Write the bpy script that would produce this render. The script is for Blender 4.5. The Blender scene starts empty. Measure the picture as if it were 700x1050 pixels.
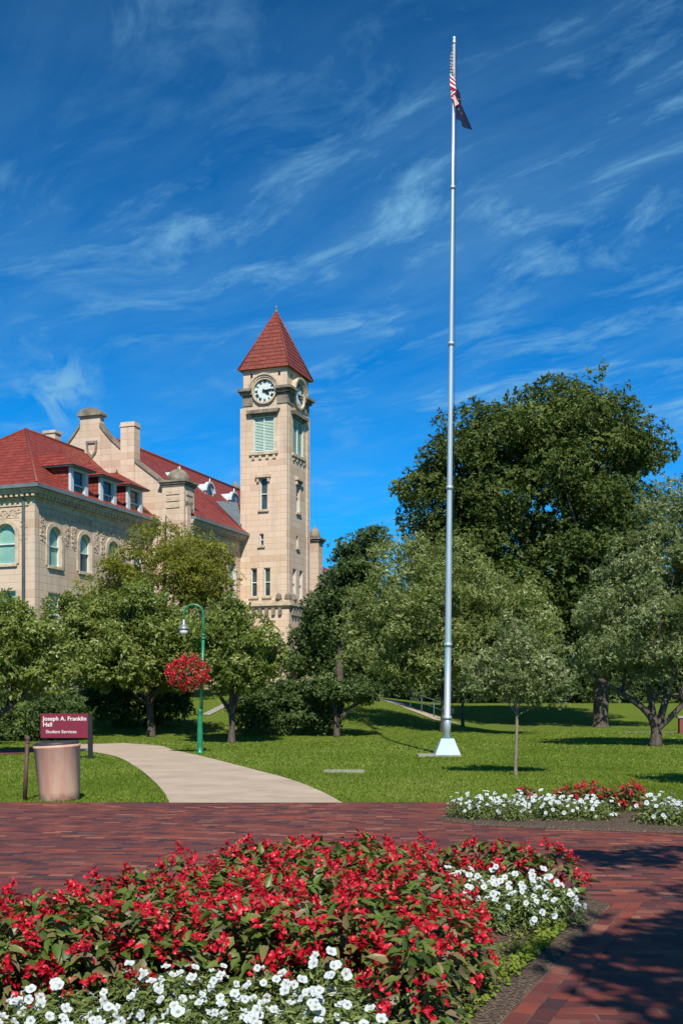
import bpy, math, random
import numpy as np
from mathutils import Vector, Matrix

R = math.radians
sc = bpy.context.scene
COL = sc.collection
H_EYE, F_PX = 1.6, 1150.0          # eye height in metres; focal length in pixels of a 700 x 1050 picture

# ------------------------------------------------------------------ helpers: objects
def link(o, parent=None):
    COL.objects.link(o)
    if parent is not None:
        o.parent = parent
    return o

def tag(o, label=None, cat=None, group=None, kind=None):
    if label: o['label'] = label
    if cat: o['category'] = cat
    if group: o['group'] = group
    if kind: o['kind'] = kind
    return o

def empty(name, loc, rz=0.0):
    o = bpy.data.objects.new(name, None)
    o.empty_display_size = 0.3
    o.location = loc
    o.rotation_euler = (0, 0, rz)
    return link(o)

def np_mesh(name, V, F, mats, tint=None, matidx=None, smooth=False, uv=None):
    """V (n,3); F (m,k) with k = 3 or 4"""
    V = np.asarray(V, dtype=np.float32); F = np.asarray(F, dtype=np.int32)
    m, k = F.shape
    me = bpy.data.meshes.new(name)
    me.vertices.add(len(V)); me.vertices.foreach_set('co', V.ravel())
    me.loops.add(m * k); me.loops.foreach_set('vertex_index', F.ravel())
    me.polygons.add(m); me.polygons.foreach_set('loop_start', np.arange(m, dtype=np.int32) * k)
    if matidx is not None:
        me.polygons.foreach_set('material_index', np.asarray(matidx, dtype=np.int32))
    me.polygons.foreach_set('use_smooth', np.full(m, smooth))
    if tint is not None:
        at = me.attributes.new('tint', 'FLOAT', 'POINT')
        at.data.foreach_set('value', np.asarray(tint, dtype=np.float32))
    if uv is not None:
        l = me.uv_layers.new(name='UVMap')
        l.data.foreach_set('uv', np.asarray(uv, dtype=np.float32)[F.ravel()].ravel())
    for mt in (mats if isinstance(mats, (list, tuple)) else [mats]):
        me.materials.append(mt)
    me.update(calc_edges=True)
    return me

class MB:
    def __init__(self, tf=None):
        self.v, self.f, self.s = [], [], []
        self.tf = tf
    def vert(self, p):
        self.v.append(tuple(p)); return len(self.v) - 1
    def face(self, pts, smooth=False):
        self.f.append([self.vert(p) for p in pts]); self.s.append(smooth)
    def idx(self, ids, smooth=False):
        self.f.append(list(ids)); self.s.append(smooth)
    def box(self, x0, x1, y0, y1, z0, z1):
        b = len(self.v)
        for z in (z0, z1):
            for x, y in ((x0, y0), (x1, y0), (x1, y1), (x0, y1)):
                self.v.append((x, y, z))
        for q in ((3, 2, 1, 0), (4, 5, 6, 7), (0, 1, 5, 4), (1, 2, 6, 5), (2, 3, 7, 6), (3, 0, 4, 7)):
            self.idx([b + i for i in q])
        return self
    def frustum(self, r0, r1, z0, z1):
        """r = (x0,x1,y0,y1) at bottom and top"""
        b = len(self.v)
        for r, z in ((r0, z0), (r1, z1)):
            for x, y in ((r[0], r[2]), (r[1], r[2]), (r[1], r[3]), (r[0], r[3])):
                self.v.append((x, y, z))
        for q in ((3, 2, 1, 0), (4, 5, 6, 7), (0, 1, 5, 4), (1, 2, 6, 5), (2, 3, 7, 6), (3, 0, 4, 7)):
            self.idx([b + i for i in q])
        return self
    def lathe(self, c, prof, n=20, smooth=True, sx=1, sy=1):
        b = len(self.v)
        for r, z in prof:
            for i in range(n):
                a = 2 * math.pi * (i + .5) / n
                self.v.append((c[0] + sx * r * math.cos(a), c[1] + sy * r * math.sin(a), c[2] + z))
        for j in range(len(prof) - 1):
            for i in range(n):
                self.idx((b + j * n + i, b + j * n + (i + 1) % n, b + (j + 1) * n + (i + 1) % n, b + (j + 1) * n + i), smooth)
        self.idx([b + i for i in reversed(range(n))]); self.idx([b + (len(prof) - 1) * n + i for i in range(n)])
        return self
    def tube(self, pts, rad, n=8, cap=True):
        pts = [Vector(p) for p in pts]
        if not isinstance(rad, (list, tuple)): rad = [rad] * len(pts)
        b = len(self.v); up = Vector((0, 0, 1)); prev = None
        for i, p in enumerate(pts):
            d = (pts[min(i + 1, len(pts) - 1)] - pts[max(i - 1, 0)])
            d = d.normalized() if d.length > 1e-9 else up
            if prev is None:
                x = d.cross(Vector((0.31, 0.87, 0.11)));  x.normalize()
            else:
                x = prev - d * prev.dot(d); x.normalize()
            prev = x; y = d.cross(x)
            for k in range(n):
                a = 2 * math.pi * k / n
                self.v.append(tuple(p + (x * math.cos(a) + y * math.sin(a)) * rad[i]))
        for i in range(len(pts) - 1):
            for k in range(n):
                self.idx((b + i * n + k, b + i * n + (k + 1) % n, b + (i + 1) * n + (k + 1) % n, b + (i + 1) * n + k), True)
        if cap:
            self.idx([b + k for k in reversed(range(n))]); self.idx([b + (len(pts) - 1) * n + k for k in range(n)])
        return self
    def prism(self, poly, d0, d1, P):
        """polygon in (a,z), extruded between depths d0 and d1 through P(a,d,z)"""
        n = len(poly)
        self.face([P(a, d0, z) for a, z in poly]); self.face([P(a, d1, z) for a, z in reversed(poly)])
        for i in range(n):
            a, z = poly[i]; a2, z2 = poly[(i + 1) % n]
            self.face([P(a, d0, z), P(a, d1, z), P(a2, d1, z2), P(a2, d0, z2)])
        return self
    def mesh(self, name, mat):
        me = bpy.data.meshes.new(name)
        vs = [self.tf(p) for p in self.v] if self.tf else self.v
        me.from_pydata(vs, [], self.f)
        me.polygons.foreach_set('use_smooth', self.s)
        me.materials.append(mat)
        me.validate(); me.update()
        import bmesh
        bm = bmesh.new(); bm.from_mesh(me)
        bmesh.ops.remove_doubles(bm, verts=bm.verts, dist=1e-5)
        bmesh.ops.recalc_face_normals(bm, faces=bm.faces)
        bm.to_mesh(me); bm.free()
        return me
    def build(self, name, mat, parent=None):
        return link(bpy.data.objects.new(name, self.mesh(name, mat)), parent)

def text_mesh(body, size, mat, name, spacing=1.0, align='LEFT', extrude=0.004, offset=0.0):
    cu = bpy.data.curves.new(name, 'FONT'); cu.body = body; cu.size = size; cu.extrude = extrude
    cu.offset = offset; cu.space_character = spacing; cu.align_x = align
    o = bpy.data.objects.new(name, cu); COL.objects.link(o)
    dg = bpy.context.evaluated_depsgraph_get()
    me = bpy.data.meshes.new_from_object(o.evaluated_get(dg))
    COL.objects.unlink(o); bpy.data.objects.remove(o); bpy.data.curves.remove(cu)
    me.materials.clear(); me.materials.append(mat)
    return me

def smooth(a, b, x):
    t = np.clip((x - a) / (b - a), 0, 1); return t * t * (3 - 2 * t)

def ground_z(x, y):
    """lawn: flat near the plaza, a bank rising towards the hall, more gently on the right"""
    x = np.asarray(x, float); y = np.asarray(y, float)
    k = smooth(-2, 9, x)
    z = (1 - k) * 2.25 * smooth(43, 66, y) + k * 1.35 * smooth(56, 88, y)
    return z
def gz(x, y): return float(ground_z(x, y))

# ------------------------------------------------------------------ helpers: materials
class NT:
    def __init__(self, name):
        self.m = bpy.data.materials.new(name); self.m.use_nodes = True
        self.t = self.m.node_tree; self.t.nodes.clear()
        self.out = self.t.nodes.new('ShaderNodeOutputMaterial')
    def n(self, typ, ins=None, **kw):
        nd = self.t.nodes.new(typ)
        for k, v in kw.items(): setattr(nd, k, v)
        for k, v in (ins or {}).items(): self.set(nd.inputs[k], v)
        return nd
    def set(self, sock, v):
        if hasattr(v, 'is_output') or isinstance(v, bpy.types.NodeSocket): self.t.links.new(v, sock)
        else:
            if sock.type == 'RGBA' and len(v) == 3: v = (*v, 1)
            sock.default_value = v
    def math(self, op, a, b=0.0, c=0.0, clamp=False):
        nd = self.n('ShaderNodeMath', {0: a, 1: b, 2: c}, operation=op, use_clamp=clamp); return nd.outputs[0]
    def mix(self, f, a, b, blend='MIX'):
        nd = self.n('ShaderNodeMix', data_type='RGBA', blend_type=blend)
        self.set(nd.inputs[0], f); self.set(nd.inputs[6], a); self.set(nd.inputs[7], b); return nd.outputs[2]
    def ramp(self, f, stops, interp='LINEAR'):
        nd = self.n('ShaderNodeValToRGB', {0: f}); cr = nd.color_ramp; cr.interpolation = interp
        while len(cr.elements) < len(stops): cr.elements.new(.5)
        for e, (p, c) in zip(cr.elements, stops):
            e.position = p; e.color = (*c, 1) if len(c) == 3 else c
        return nd.outputs[0]
    def val(self, f, a, b, c=0.0, d=1.0):
        nd = self.n('ShaderNodeMapRange', {0: f, 1: a, 2: b, 3: c, 4: d}); return nd.outputs[0]
    def noise(self, vec, scale, detail=3, rough=.55, dist=0.0):
        nd = self.n('ShaderNodeTexNoise', {'Vector': vec, 'Scale': scale, 'Detail': detail, 'Roughness': rough, 'Distortion': dist}); return nd.outputs[0]
    def obj(self): return self.n('ShaderNodeTexCoord').outputs['Object']
    def sep(self, v):
        o = self.n('ShaderNodeSeparateXYZ', {0: v}).outputs; return o[0], o[1], o[2]
    def comb(self, x, y, z): return self.n('ShaderNodeCombineXYZ', {0: x, 1: y, 2: z}).outputs[0]
    def vscale(self, v, s):
        return self.n('ShaderNodeVectorMath', {0: v, 1: s}, operation='MULTIPLY').outputs[0]
    def bump(self, h, strength=.5, dist=.02):
        return self.n('ShaderNodeBump', {'Height': h, 'Strength': strength, 'Distance': dist}).outputs[0]
    def finish(self, color, rough=.8, spec=.3, metal=0.0, normal=None, trans=0.0, transcol=None, **ex):
        p = self.n('ShaderNodeBsdfPrincipled', {'Base Color': color, 'Roughness': rough, 'Metallic': metal, 'Specular IOR Level': spec})
        if normal is not None: self.set(p.inputs['Normal'], normal)
        for k, v in ex.items(): self.set(p.inputs[k], v)
        sh = p.outputs[0]
        if trans:
            tr = self.n('ShaderNodeBsdfTranslucent', {0: transcol if transcol is not None else color})
            sh = self.n('ShaderNodeMixShader', {0: trans, 1: sh, 2: tr.outputs[0]}).outputs[0]
        self.t.links.new(sh, self.out.inputs[0])
        return self.m
    def blocks(self, a, b, la, lb, joint):
        """running bond cells; returns random value per cell, joint mask (1 in joint), second random"""
        row = self.math('FLOOR', self.math('DIVIDE', b, lb))
        off = self.math('MULTIPLY', self.math('FLOORED_MODULO', row, 2.0), .5)
        ca = self.math('ADD', self.math('DIVIDE', a, la), off)
        cell = self.math('FLOOR', ca)
        w = self.n('ShaderNodeTexWhiteNoise', {0: self.comb(cell, row, 0.37)}, noise_dimensions='3D')
        w2 = self.n('ShaderNodeTexWhiteNoise', {0: self.comb(cell, row, 7.7)}, noise_dimensions='3D')
        fa = self.math('MULTIPLY', self.math('SUBTRACT', .5, self.math('ABSOLUTE', self.math('SUBTRACT', self.math('FRACT', ca), .5))), la)
        fb = self.math('MULTIPLY', self.math('SUBTRACT', .5, self.math('ABSOLUTE', self.math('SUBTRACT', self.math('FRACT', self.math('DIVIDE', b, lb)), .5))), lb)
        d = self.math('MINIMUM', fa, fb)
        mask = self.val(d, joint * .4, joint, 1, 0)
        return w.outputs[0], mask, w2.outputs[0]

def plain(name, col, rough=.6, spec=.4, metal=0.0, var=.12, scale=6.0, bump=0.0):
    t = NT(name); o = t.obj()
    n = t.noise(o, scale, 5, .6)
    dark = tuple(c * (1 - var) for c in col); light = tuple(min(1, c * (1 + var)) for c in col)
    c = t.ramp(n, [(.3, dark), (.7, light)])
    nm = t.bump(t.noise(o, scale * 8, 3), bump, .01) if bump else None
    return t.finish(c, rough, spec, metal, nm)

def limestone(name, tint=(1, 1, 1), course=.46, length=1.15):
    t = NT(name); o = t.obj(); x, y, z = t.sep(o)
    a = t.math('ADD', x, y)
    r, j, r2 = t.blocks(a, z, length, course, .026)
    cols = [(0, (.53, .42, .30)), (.3, (.565, .455, .335)), (.65, (.585, .475, .35)), (.88, (.54, .41, .285)), (1, (.49, .36, .25))]
    c = t.ramp(r, [(p, tuple(v * w for v, w in zip(cc, tint))) for p, cc in cols])
    st = t.noise(t.vscale(o, (.9, .9, .16)), 1.3, 6, .65)
    c = t.mix(t.val(st, .50, .76, 0, .5), c, (.26, .205, .165))
    fine = t.noise(o, 9, 5, .7)
    c = t.mix(t.val(fine, .3, .7, 0, .14), c, (.34, .27, .2))
    c = t.mix(t.math('MULTIPLY', j, .38), c, (.27, .21, .155))
    h = t.math('SUBTRACT', t.math('MULTIPLY', fine, .25), j)
    return t.finish(c, .85, .2, 0, t.bump(h, .4, .02))

def foliage(name, stops, trans=.25, rough=.55, spec=.25, transcol=(.16, .2, .02)):
    t = NT(name)
    a = t.n('ShaderNodeAttribute', attribute_name='tint').outputs['Fac']
    c = t.ramp(a, stops)
    return t.finish(c, rough, spec, 0, None, trans, transcol)

def roof_tile(name, pitch_z):
    t = NT(name); o = t.obj(); x, y, z = t.sep(o)
    fr = t.math('FRACT', t.math('DIVIDE', z, pitch_z))
    row = t.math('FLOOR', t.math('DIVIDE', z, pitch_z))
    w = t.n('ShaderNodeTexWhiteNoise', {0: t.comb(t.math('FLOOR', t.math('DIVIDE', x, .3)), t.math('FLOOR', t.math('DIVIDE', y, .3)), row)}, noise_dimensions='3D').outputs[0]
    c = t.ramp(w, [(0, (.170, .026, .016)), (.5, (.215, .034, .020)), (1, (.26, .048, .028))])
    big = t.noise(o, .5, 5, .6)
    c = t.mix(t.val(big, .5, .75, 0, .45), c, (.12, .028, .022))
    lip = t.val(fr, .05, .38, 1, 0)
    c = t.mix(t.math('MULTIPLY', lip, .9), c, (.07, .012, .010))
    cols = t.math('ABSOLUTE', t.math('SINE', t.math('MULTIPLY', t.math('ADD', x, y), 11)))
    h = t.math('ADD', t.math('SUBTRACT', 1, fr), t.math('MULTIPLY', cols, .35))
    return t.finish(c, .6, .35, 0, t.bump(h, .9, .06))

def paver(name, ang, la=.22, lb=.115):
    t = NT(name); o = t.obj(); x, y, z = t.sep(o)
    ca, sa = math.cos(ang), math.sin(ang)
    a = t.math('ADD', t.math('MULTIPLY', x, ca), t.math('MULTIPLY', y, sa))
    b = t.math('SUBTRACT', t.math('MULTIPLY', y, ca), t.math('MULTIPLY', x, sa))
    r, j, r2 = t.blocks(a, b, la, lb, .007)
    c = t.ramp(r, [(0, (.036, .018, .022)), (.18, (.105, .026, .021)), (.42, (.215, .044, .023)), (.54, (.068, .023, .025)), (.74, (.25, .056, .029)), (.88, (.125, .036, .031)), (1, (.31, .12, .07))])
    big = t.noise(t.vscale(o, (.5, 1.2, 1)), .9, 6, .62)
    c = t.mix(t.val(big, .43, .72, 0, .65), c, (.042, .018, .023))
    fine = t.noise(o, 55, 4, .7)
    c = t.mix(t.val(fine, .4, .8, 0, .12), c, (.16, .09, .08))
    c = t.mix(t.math('MULTIPLY', j, .8), c, t.ramp(t.noise(o, 2.2, 4, .6), [(.4, (.045, .028, .024)), (.65, (.17, .125, .09))]))
    h = t.math('ADD', t.math('MULTIPLY', t.math('SUBTRACT', 1, j), .6), t.math('ADD', t.math('MULTIPLY', r2, .25), t.math('MULTIPLY', fine, .2)))
    return t.finish(c, .72, .3, 0, t.bump(h, .55, .008))

M = {}
M['stone'] = limestone('limestone', (.98, .945, .99), .5, 1.9)
M['tower_stone'] = limestone('tower_limestone', (1.06, 1.01, 1.04), .5, 1.6)
M['trim'] = plain('carved_trim_stone', (.46, .37, .27), .85, .2, 0, .3, 2.2, .5)
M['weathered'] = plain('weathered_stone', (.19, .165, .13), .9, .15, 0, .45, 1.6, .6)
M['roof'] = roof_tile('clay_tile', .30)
M['spire_tile'] = plain('spire_clay_tile', (.175, .040, .028), .55, .35, 0, .35, 3.0, .4)
M['gutter'] = plain('painted_gutter', (.125, .155, .175), .5, .4, 0, .2, 2)
M['white_metal'] = plain('white_painted_metal', (.47, .53, .56), .45, .4, 0, .1, 3)
M['frame'] = plain('pale_window_paint', (.56, .60, .56), .5, .4, 0, .1, 3)
M['louver'] = plain('pale_green_louver_paint', (.44, .56, .50), .5, .4, 0, .1, 3)
def glass(name, c0, c1):
    t = NT(name); o = t.obj(); n = t.noise(o, .9, 3)
    return t.finish(t.ramp(n, [(.35, c0), (.65, c1)]), .12, .6)
M['glass'] = glass('dark_window_glass', (.018, .025, .028), (.06, .085, .085))
M['blind'] = glass('drawn_green_blind_glass', (.17, .33, .27), (.22, .40, .33))
M['clock_face'] = plain('clock_dial', (.55, .62, .61), .4, .4, 0, .04, 3)
M['clock_black'] = plain('clock_black', (.012, .013, .018), .5, .3)
M['pole'] = NT('brushed_pole_metal')
_t = M['pole']; _o = _t.obj()
M['pole'] = _t.finish(_t.ramp(_t.noise(_t.vscale(_o, (8, 8, .25)), 3, 5), [(.3, (.42, .49, .51)), (.7, (.56, .63, .65))]), .38, .5, .55)
M['pole_base'] = plain('pale_painted_base', (.27, .40, .46), .5, .4, 0, .15, 4)
_t = NT('concrete_walk'); _o = _t.obj(); _x, _y, _z = _t.sep(_o)
_c = _t.ramp(_t.noise(_o, .8, 6, .65), [(.3, (.33, .26, .195)), (.55, (.42, .335, .255)), (.75, (.47, .385, .305))])
_c = _t.mix(_t.val(_t.noise(_o, 2.6, 5, .7), .58, .74, 0, .45), _c, (.25, .19, .13))
_j = _t.val(_t.math('ABSOLUTE', _t.math('SUBTRACT', _t.math('FRACT', _t.math('DIVIDE', _t.math('ADD', _y, _t.math('MULTIPLY', _x, .3)), 1.9)), .5)), .004, .014, 1, 0)
_c = _t.mix(_t.math('MULTIPLY', _j, .6), _c, (.14, .105, .075))
M['concrete'] = _t.finish(_c, .9, .2, 0, _t.bump(_t.math('SUBTRACT', _t.noise(_o, 40, 4, .7), _j), .4, .01))
M['slab'] = plain('pale_concrete_slab', (.27, .255, .225), .9, .2, 0, .2, 4, .3)
M['lamp_green'] = plain('gloss_green_paint', (.016, .17, .078), .35, .5, 0, .25, 5)
M['lamp_dark'] = plain('dark_green_paint', (.012, .03, .022), .5, .4, 0, .2, 5)
M['shade_metal'] = plain('grey_shade_metal', (.22, .24, .25), .4, .5, .4, .15, 6)
M['lens'] = plain('frosted_lens', (.55, .55, .52), .3, .5, 0, .05, 4)
M['sign_red'] = plain('crimson_sign_panel', (.17, .014, .034), .45, .4, 0, .06, 4)
M['sign_text'] = plain('white_sign_lettering', (.68, .66, .64), .5, .3, 0, .02, 4)
M['black_metal'] = plain('black_metal', (.012, .012, .014), .5, .4, 0, .2, 6)
M['rust_metal'] = plain('brown_metal', (.085, .045, .035), .6, .35, 0, .3, 9)
M['lid'] = plain('dark_liner', (.03, .03, .033), .55, .4, 0, .3, 9)
_t = NT('pink_concrete'); _o = _t.obj()
_st = _t.noise(_t.vscale(_o, (5, 5, .8)), 1.2, 5, .6)
_c = _t.ramp(_st, [(.25, (.44, .235, .165)), (.5, (.53, .325, .24)), (.75, (.60, .44, .35))])
_c = _t.mix(_t.val(_t.noise(_o, 90, 3, .7), .45, .7, 0, .4), _c, (.28, .17, .13))
_bx, _by, _bz = _t.sep(_o)
_c = _t.mix(_t.math('MULTIPLY', _t.val(_bz, .02, .16, 1, 0), _t.val(_t.noise(_o, 7, 4, .6), .3, .6)), _c, (.13, .06, .04))
_c = _t.mix(_t.val(_t.noise(_t.vscale(_o, (3, 3, .5)), 4, 5, .7), .56, .72, 0, .5), _c, (.30, .20, .17))
M['bin'] = _t.finish(_c, .85, .2, 0, _t.bump(_t.noise(_o, 120, 3), .3, .006))
M['mulch'] = None
_t = NT('mulch'); _o = _t.obj()
_n = _t.noise(_o, 38, 5, .7); _v = _t.n('ShaderNodeTexVoronoi', {'Vector': _o, 'Scale': 55.0})
_c = _t.ramp(_n, [(.3, (.05, .034, .024)), (.5, (.13, .095, .07)), (.72, (.27, .215, .17))])
M['mulch'] = _t.finish(_c, .95, .1, 0, _t.bump(_t.math('ADD', _n, _v.outputs[0]), 1.0, .03))
_t = NT('bark'); _o = _t.obj()
_n = _t.noise(_t.vscale(_o, (3, 3, .6)), 6, 6, .7)
M['bark'] = _t.finish(_t.ramp(_n, [(.3, (.035, .028, .022)), (.55, (.11, .09, .072)), (.75, (.19, .16, .13))]), .95, .1, 0, _t.bump(_n, 1.0, .05))
_t = NT('pale_bark'); _o = _t.obj()
_n = _t.noise(_t.vscale(_o, (3, 3, .6)), 9, 6, .7)
M['pale_bark'] = _t.finish(_t.ramp(_n, [(.3, (.13, .105, .08)), (.7, (.27, .225, .18))]), .95, .1, 0, _t.bump(_n, .6, .02))
# lawn
_t = NT('lawn_turf'); _o = _t.obj()
_n1 = _t.noise(_o, .35, 5, .6); _n2 = _t.noise(_o, 9, 6, .75); _n3 = _t.noise(_t.vscale(_o, (1, .45, 1)), 45, 3, .7)
_c = _t.ramp(_n2, [(.25, (.062, .100, .010)), (.5, (.112, .172, .017)), (.75, (.165, .23, .032))])
_c = _t.mix(_t.val(_n1, .4, .68, 0, .7), _c, (.155, .185, .03))
_c = _t.mix(_t.val(_t.noise(_o, 1.1, 5, .65), .6, .75, 0, .6), _c, (.21, .185, .07))
_c = _t.mix(_t.val(_n3, .55, .75, 0, .45), _c, (.15, .17, .055))
M['lawn'] = _t.finish(_c, .9, .1, 0, _t.bump(_t.math('ADD', _n2, _n3), 1.0, .06))
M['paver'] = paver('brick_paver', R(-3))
M['paver_edge'] = paver('brick_edge_paver', math.atan2(3.25, 1.34))
M['grass'] = foliage('grass_blade', [(0, (.085, .135, .010)), (.5, (.150, .222, .020)), (.85, (.20, .27, .036)), (1, (.27, .26, .08))], .3, .6, .2, (.16, .24, .02))
# leaf colours per kind of tree
M['leaf_olive'] = foliage('olive_leaves', [(0, (.080, .112, .024)), (.5, (.180, .225, .060)), (.9, (.28, .33, .12)), (1, (.38, .41, .22))], .38, .40, .55, (.36, .42, .07))
M['leaf_grey'] = foliage('grey_olive_leaves', [(0, (.078, .108, .035)), (.5, (.172, .215, .078)), (.9, (.27, .315, .14)), (1, (.38, .41, .24))], .36, .40, .55, (.33, .39, .10))
M['leaf_dark'] = foliage('dark_maple_leaves', [(0, (.030, .050, .010)), (.5, (.074, .108, .020)), (1, (.138, .178, .038))], .24, .55, .25, (.10, .14, .015))
M['leaf_deep'] = foliage('deep_green_leaves', [(0, (.026, .052, .012)), (.5, (.062, .105, .024)), (1, (.13, .18, .05))], .22, .5, .35, (.06, .12, .015))
M['leaf_yellow'] = foliage('yellow_green_leaves', [(0, (.080, .095, .010)), (.5, (.185, .200, .022)), (1, (.30, .30, .045))], .35, .5, .35, (.36, .36, .02))
M['leaf_dogwood'] = foliage('dogwood_leaves', [(0, (.062, .098, .014)), (.5, (.150, .200, .034)), (1, (.29, .33, .10))], .36, .42, .5, (.32, .37, .04))
M['leaf_begonia'] = foliage('begonia_leaves', [(0, (.036, .066, .011)), (.35, (.072, .122, .018)), (.58, (.112, .145, .032)), (.74, (.155, .130, .050)), (.9, (.16, .118, .065)), (1, (.20, .17, .105))], .15, .42, .35, (.13, .16, .02))
M['begonia_red'] = foliage('begonia_blossom', [(0, (.32, .004, .013)), (.6, (.56, .010, .028)), (1, (.68, .05, .075))], .2, .42, .35, (.7, .02, .04))
M['leaf_petunia'] = foliage('petunia_leaves', [(0, (.055, .085, .018)), (.5, (.12, .165, .040)), (1, (.22, .25, .09))], .22, .6, .25, (.2, .28, .05))
M['petunia_white'] = foliage('petunia_blossom', [(0, (.16, .22, .05)), (.35, (.36, .42, .34)), (.55, (.53, .575, .59)), (1, (.58, .62, .65))], .22, .6, .2, (.8, .82, .84))

# ------------------------------------------------------------------ world, sun, camera
SUN_EL, SUN_AZ = R(46), R(180 - 6)       # azimuth clockwise from +Y; the sun stands behind the camera, to the right
w = bpy.data.worlds.new('World'); sc.world = w; w.use_nodes = True
wt = w.node_tree; wt.nodes.clear()
class WT(NT):
    def __init__(self): self.t = wt
W = WT()
sky = W.n('ShaderNodeTexSky', sky_type='NISHITA', sun_disc=False, sun_elevation=SUN_EL, sun_rotation=SUN_AZ)
sky.air_density = 1.0; sky.dust_density = 0.2; sky.ozone_density = 2.5; sky.altitude = 200
g = W.n('ShaderNodeTexCoord').outputs['Generated']
dx, dy, dz = W.sep(g)
inv = W.math('DIVIDE', 1.0, W.math('ADD', W.math('MAXIMUM', dz, 0.0), .06))
px, py = W.math('MULTIPLY', dx, inv), W.math('MULTIPLY', dy, inv)
AZ = R(-42)                                # the cirrus streaks run towards this azimuth
along = W.math('ADD', W.math('MULTIPLY', px, math.sin(AZ)), W.math('MULTIPLY', py, math.cos(AZ)))
across = W.math('SUBTRACT', W.math('MULTIPLY', px, math.cos(AZ)), W.math('MULTIPLY', py, math.sin(AZ)))
warp = W.noise(W.comb(W.math('MULTIPLY', along, .5), W.math('MULTIPLY', across, .5), 5.5), 1.0, 3, .5)
acw = W.math('ADD', across, W.math('MULTIPLY', W.math('SUBTRACT', warp, .5), 1.1))
v1 = W.comb(W.math('MULTIPLY', along, .45), W.math('MULTIPLY', acw, 1.55), 3.1)
n1 = W.noise(v1, 1.45, 9, .66, .25)
v2 = W.comb(W.math('MULTIPLY', along, .62), W.math('MULTIPLY', across, .62), 9.4)
n2 = W.noise(v2, 1.25, 4, .55, .5)
v3 = W.comb(W.math('MULTIPLY', along, 1.75), W.math('MULTIPLY', acw, 3.6), 4.2)
n3 = W.noise(v3, 1.9, 7, .66, .35)
veil = W.math('MULTIPLY', W.val(n1, .38, .76, 0, .50), W.val(n2, .34, .6, .3, 1))
wisp = W.math('MULTIPLY', W.math('POWER', W.val(n3, .49, .71), 1.2), W.val(n2, .38, .58, .1, 1))
d0 = Vector((-.25, 1, .275)).normalized()
pd = W.n('ShaderNodeVectorMath', {0: g, 1: tuple(d0)}, operation='DISTANCE').outputs['Value']
n4 = W.noise(g, 26, 5, .6, .8)
puff = W.math('MULTIPLY', W.val(pd, .012, .040, 1, 0), W.val(n4, .42, .58))
cl = W.math('ADD', W.math('ADD', veil, W.math('MULTIPLY', wisp, .85)), W.math('MULTIPLY', puff, .85))
lowfade = W.val(dz, .03, .14, 0, 1)
cl = W.math('MULTIPLY', W.math('MULTIPLY', cl, lowfade), W.val(dz, .25, .55, 1.0, .72), clamp=True)
deep = W.mix(1.0, sky.outputs[0], (.012, .51, .95), 'MULTIPLY')
zen = W.val(dz, .18, .56, 1.0, .54)
deep = W.mix(1.0, deep, W.comb(zen, zen, zen), 'MULTIPLY')
cloudy = W.mix(W.math('MULTIPLY', cl, .85, clamp=True), deep, (1.35, 3.15, 4.8))
bg = W.n('ShaderNodeBackground', {0: cloudy, 1: .12})
wo = W.n('ShaderNodeOutputWorld', {0: bg.outputs[0]})

sun = bpy.data.lights.new('sun', 'SUN'); sun.energy = 5.0; sun.angle = R(.53); sun.color = (1.0, .94, .83)
so = link(bpy.data.objects.new('sun', sun))
to_sun = Vector((math.sin(SUN_AZ) * math.cos(SUN_EL), math.cos(SUN_AZ) * math.cos(SUN_EL), math.sin(SUN_EL)))
so.rotation_euler = to_sun.to_track_quat('Z', 'Y').to_euler(); so.location = (8, -20, 30)

cam = bpy.data.cameras.new('camera'); cam.sensor_fit = 'VERTICAL'; cam.sensor_height = 36; cam.sensor_width = 24
cam.lens = 36 * F_PX / 1050; cam.shift_y = 193 / 1050; cam.clip_end = 9000; cam.clip_start = .05
co = link(bpy.data.objects.new('camera', cam)); co.location = (0, 0, H_EYE); co.rotation_euler = (R(90), 0, 0)
sc.camera = co
vs = sc.view_settings; vs.view_transform = 'Standard'; vs.look = 'None'; vs.gamma = 1; vs.exposure = 0.4; vs.use_curve_mapping = False
sc.cycles.max_bounces = 6; sc.cycles.diffuse_bounces = 3; sc.cycles.glossy_bounces = 2; sc.cycles.transmission_bounces = 3
sc.cycles.use_denoising = True

# ------------------------------------------------------------------ ground
def grid_sheet(name, xs, ys, zf, mat, kind='structure'):
    X, Y = np.meshgrid(xs, ys); Z = zf(X, Y)
    V = np.stack([X.ravel(), Y.ravel(), Z.ravel()], 1); nx, ny = len(xs), len(ys)
    i = np.arange(nx - 1)[None, :] + np.arange(ny - 1)[:, None] * nx; i = i.ravel()
    F = np.stack([i, i + 1, i + nx + 1, i + nx], 1)
    o = link(bpy.data.objects.new(name, np_mesh(name, V, F, mat, smooth=True)))
    return tag(o, kind=kind)
xs = np.concatenate([[-4000, -1500, -600, -250, -120], np.arange(-70, 71, 2.0), [120, 250, 600, 1500, 4000]])
ys = np.concatenate([[-800, -200, -60, -20], np.arange(0, 100, 1.5), [110, 130, 170, 260, 500, 1200, 3000, 6000]])
grid_sheet('lawn', xs, ys, lambda X, Y: ground_z(X, Y), M['lawn'])

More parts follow.
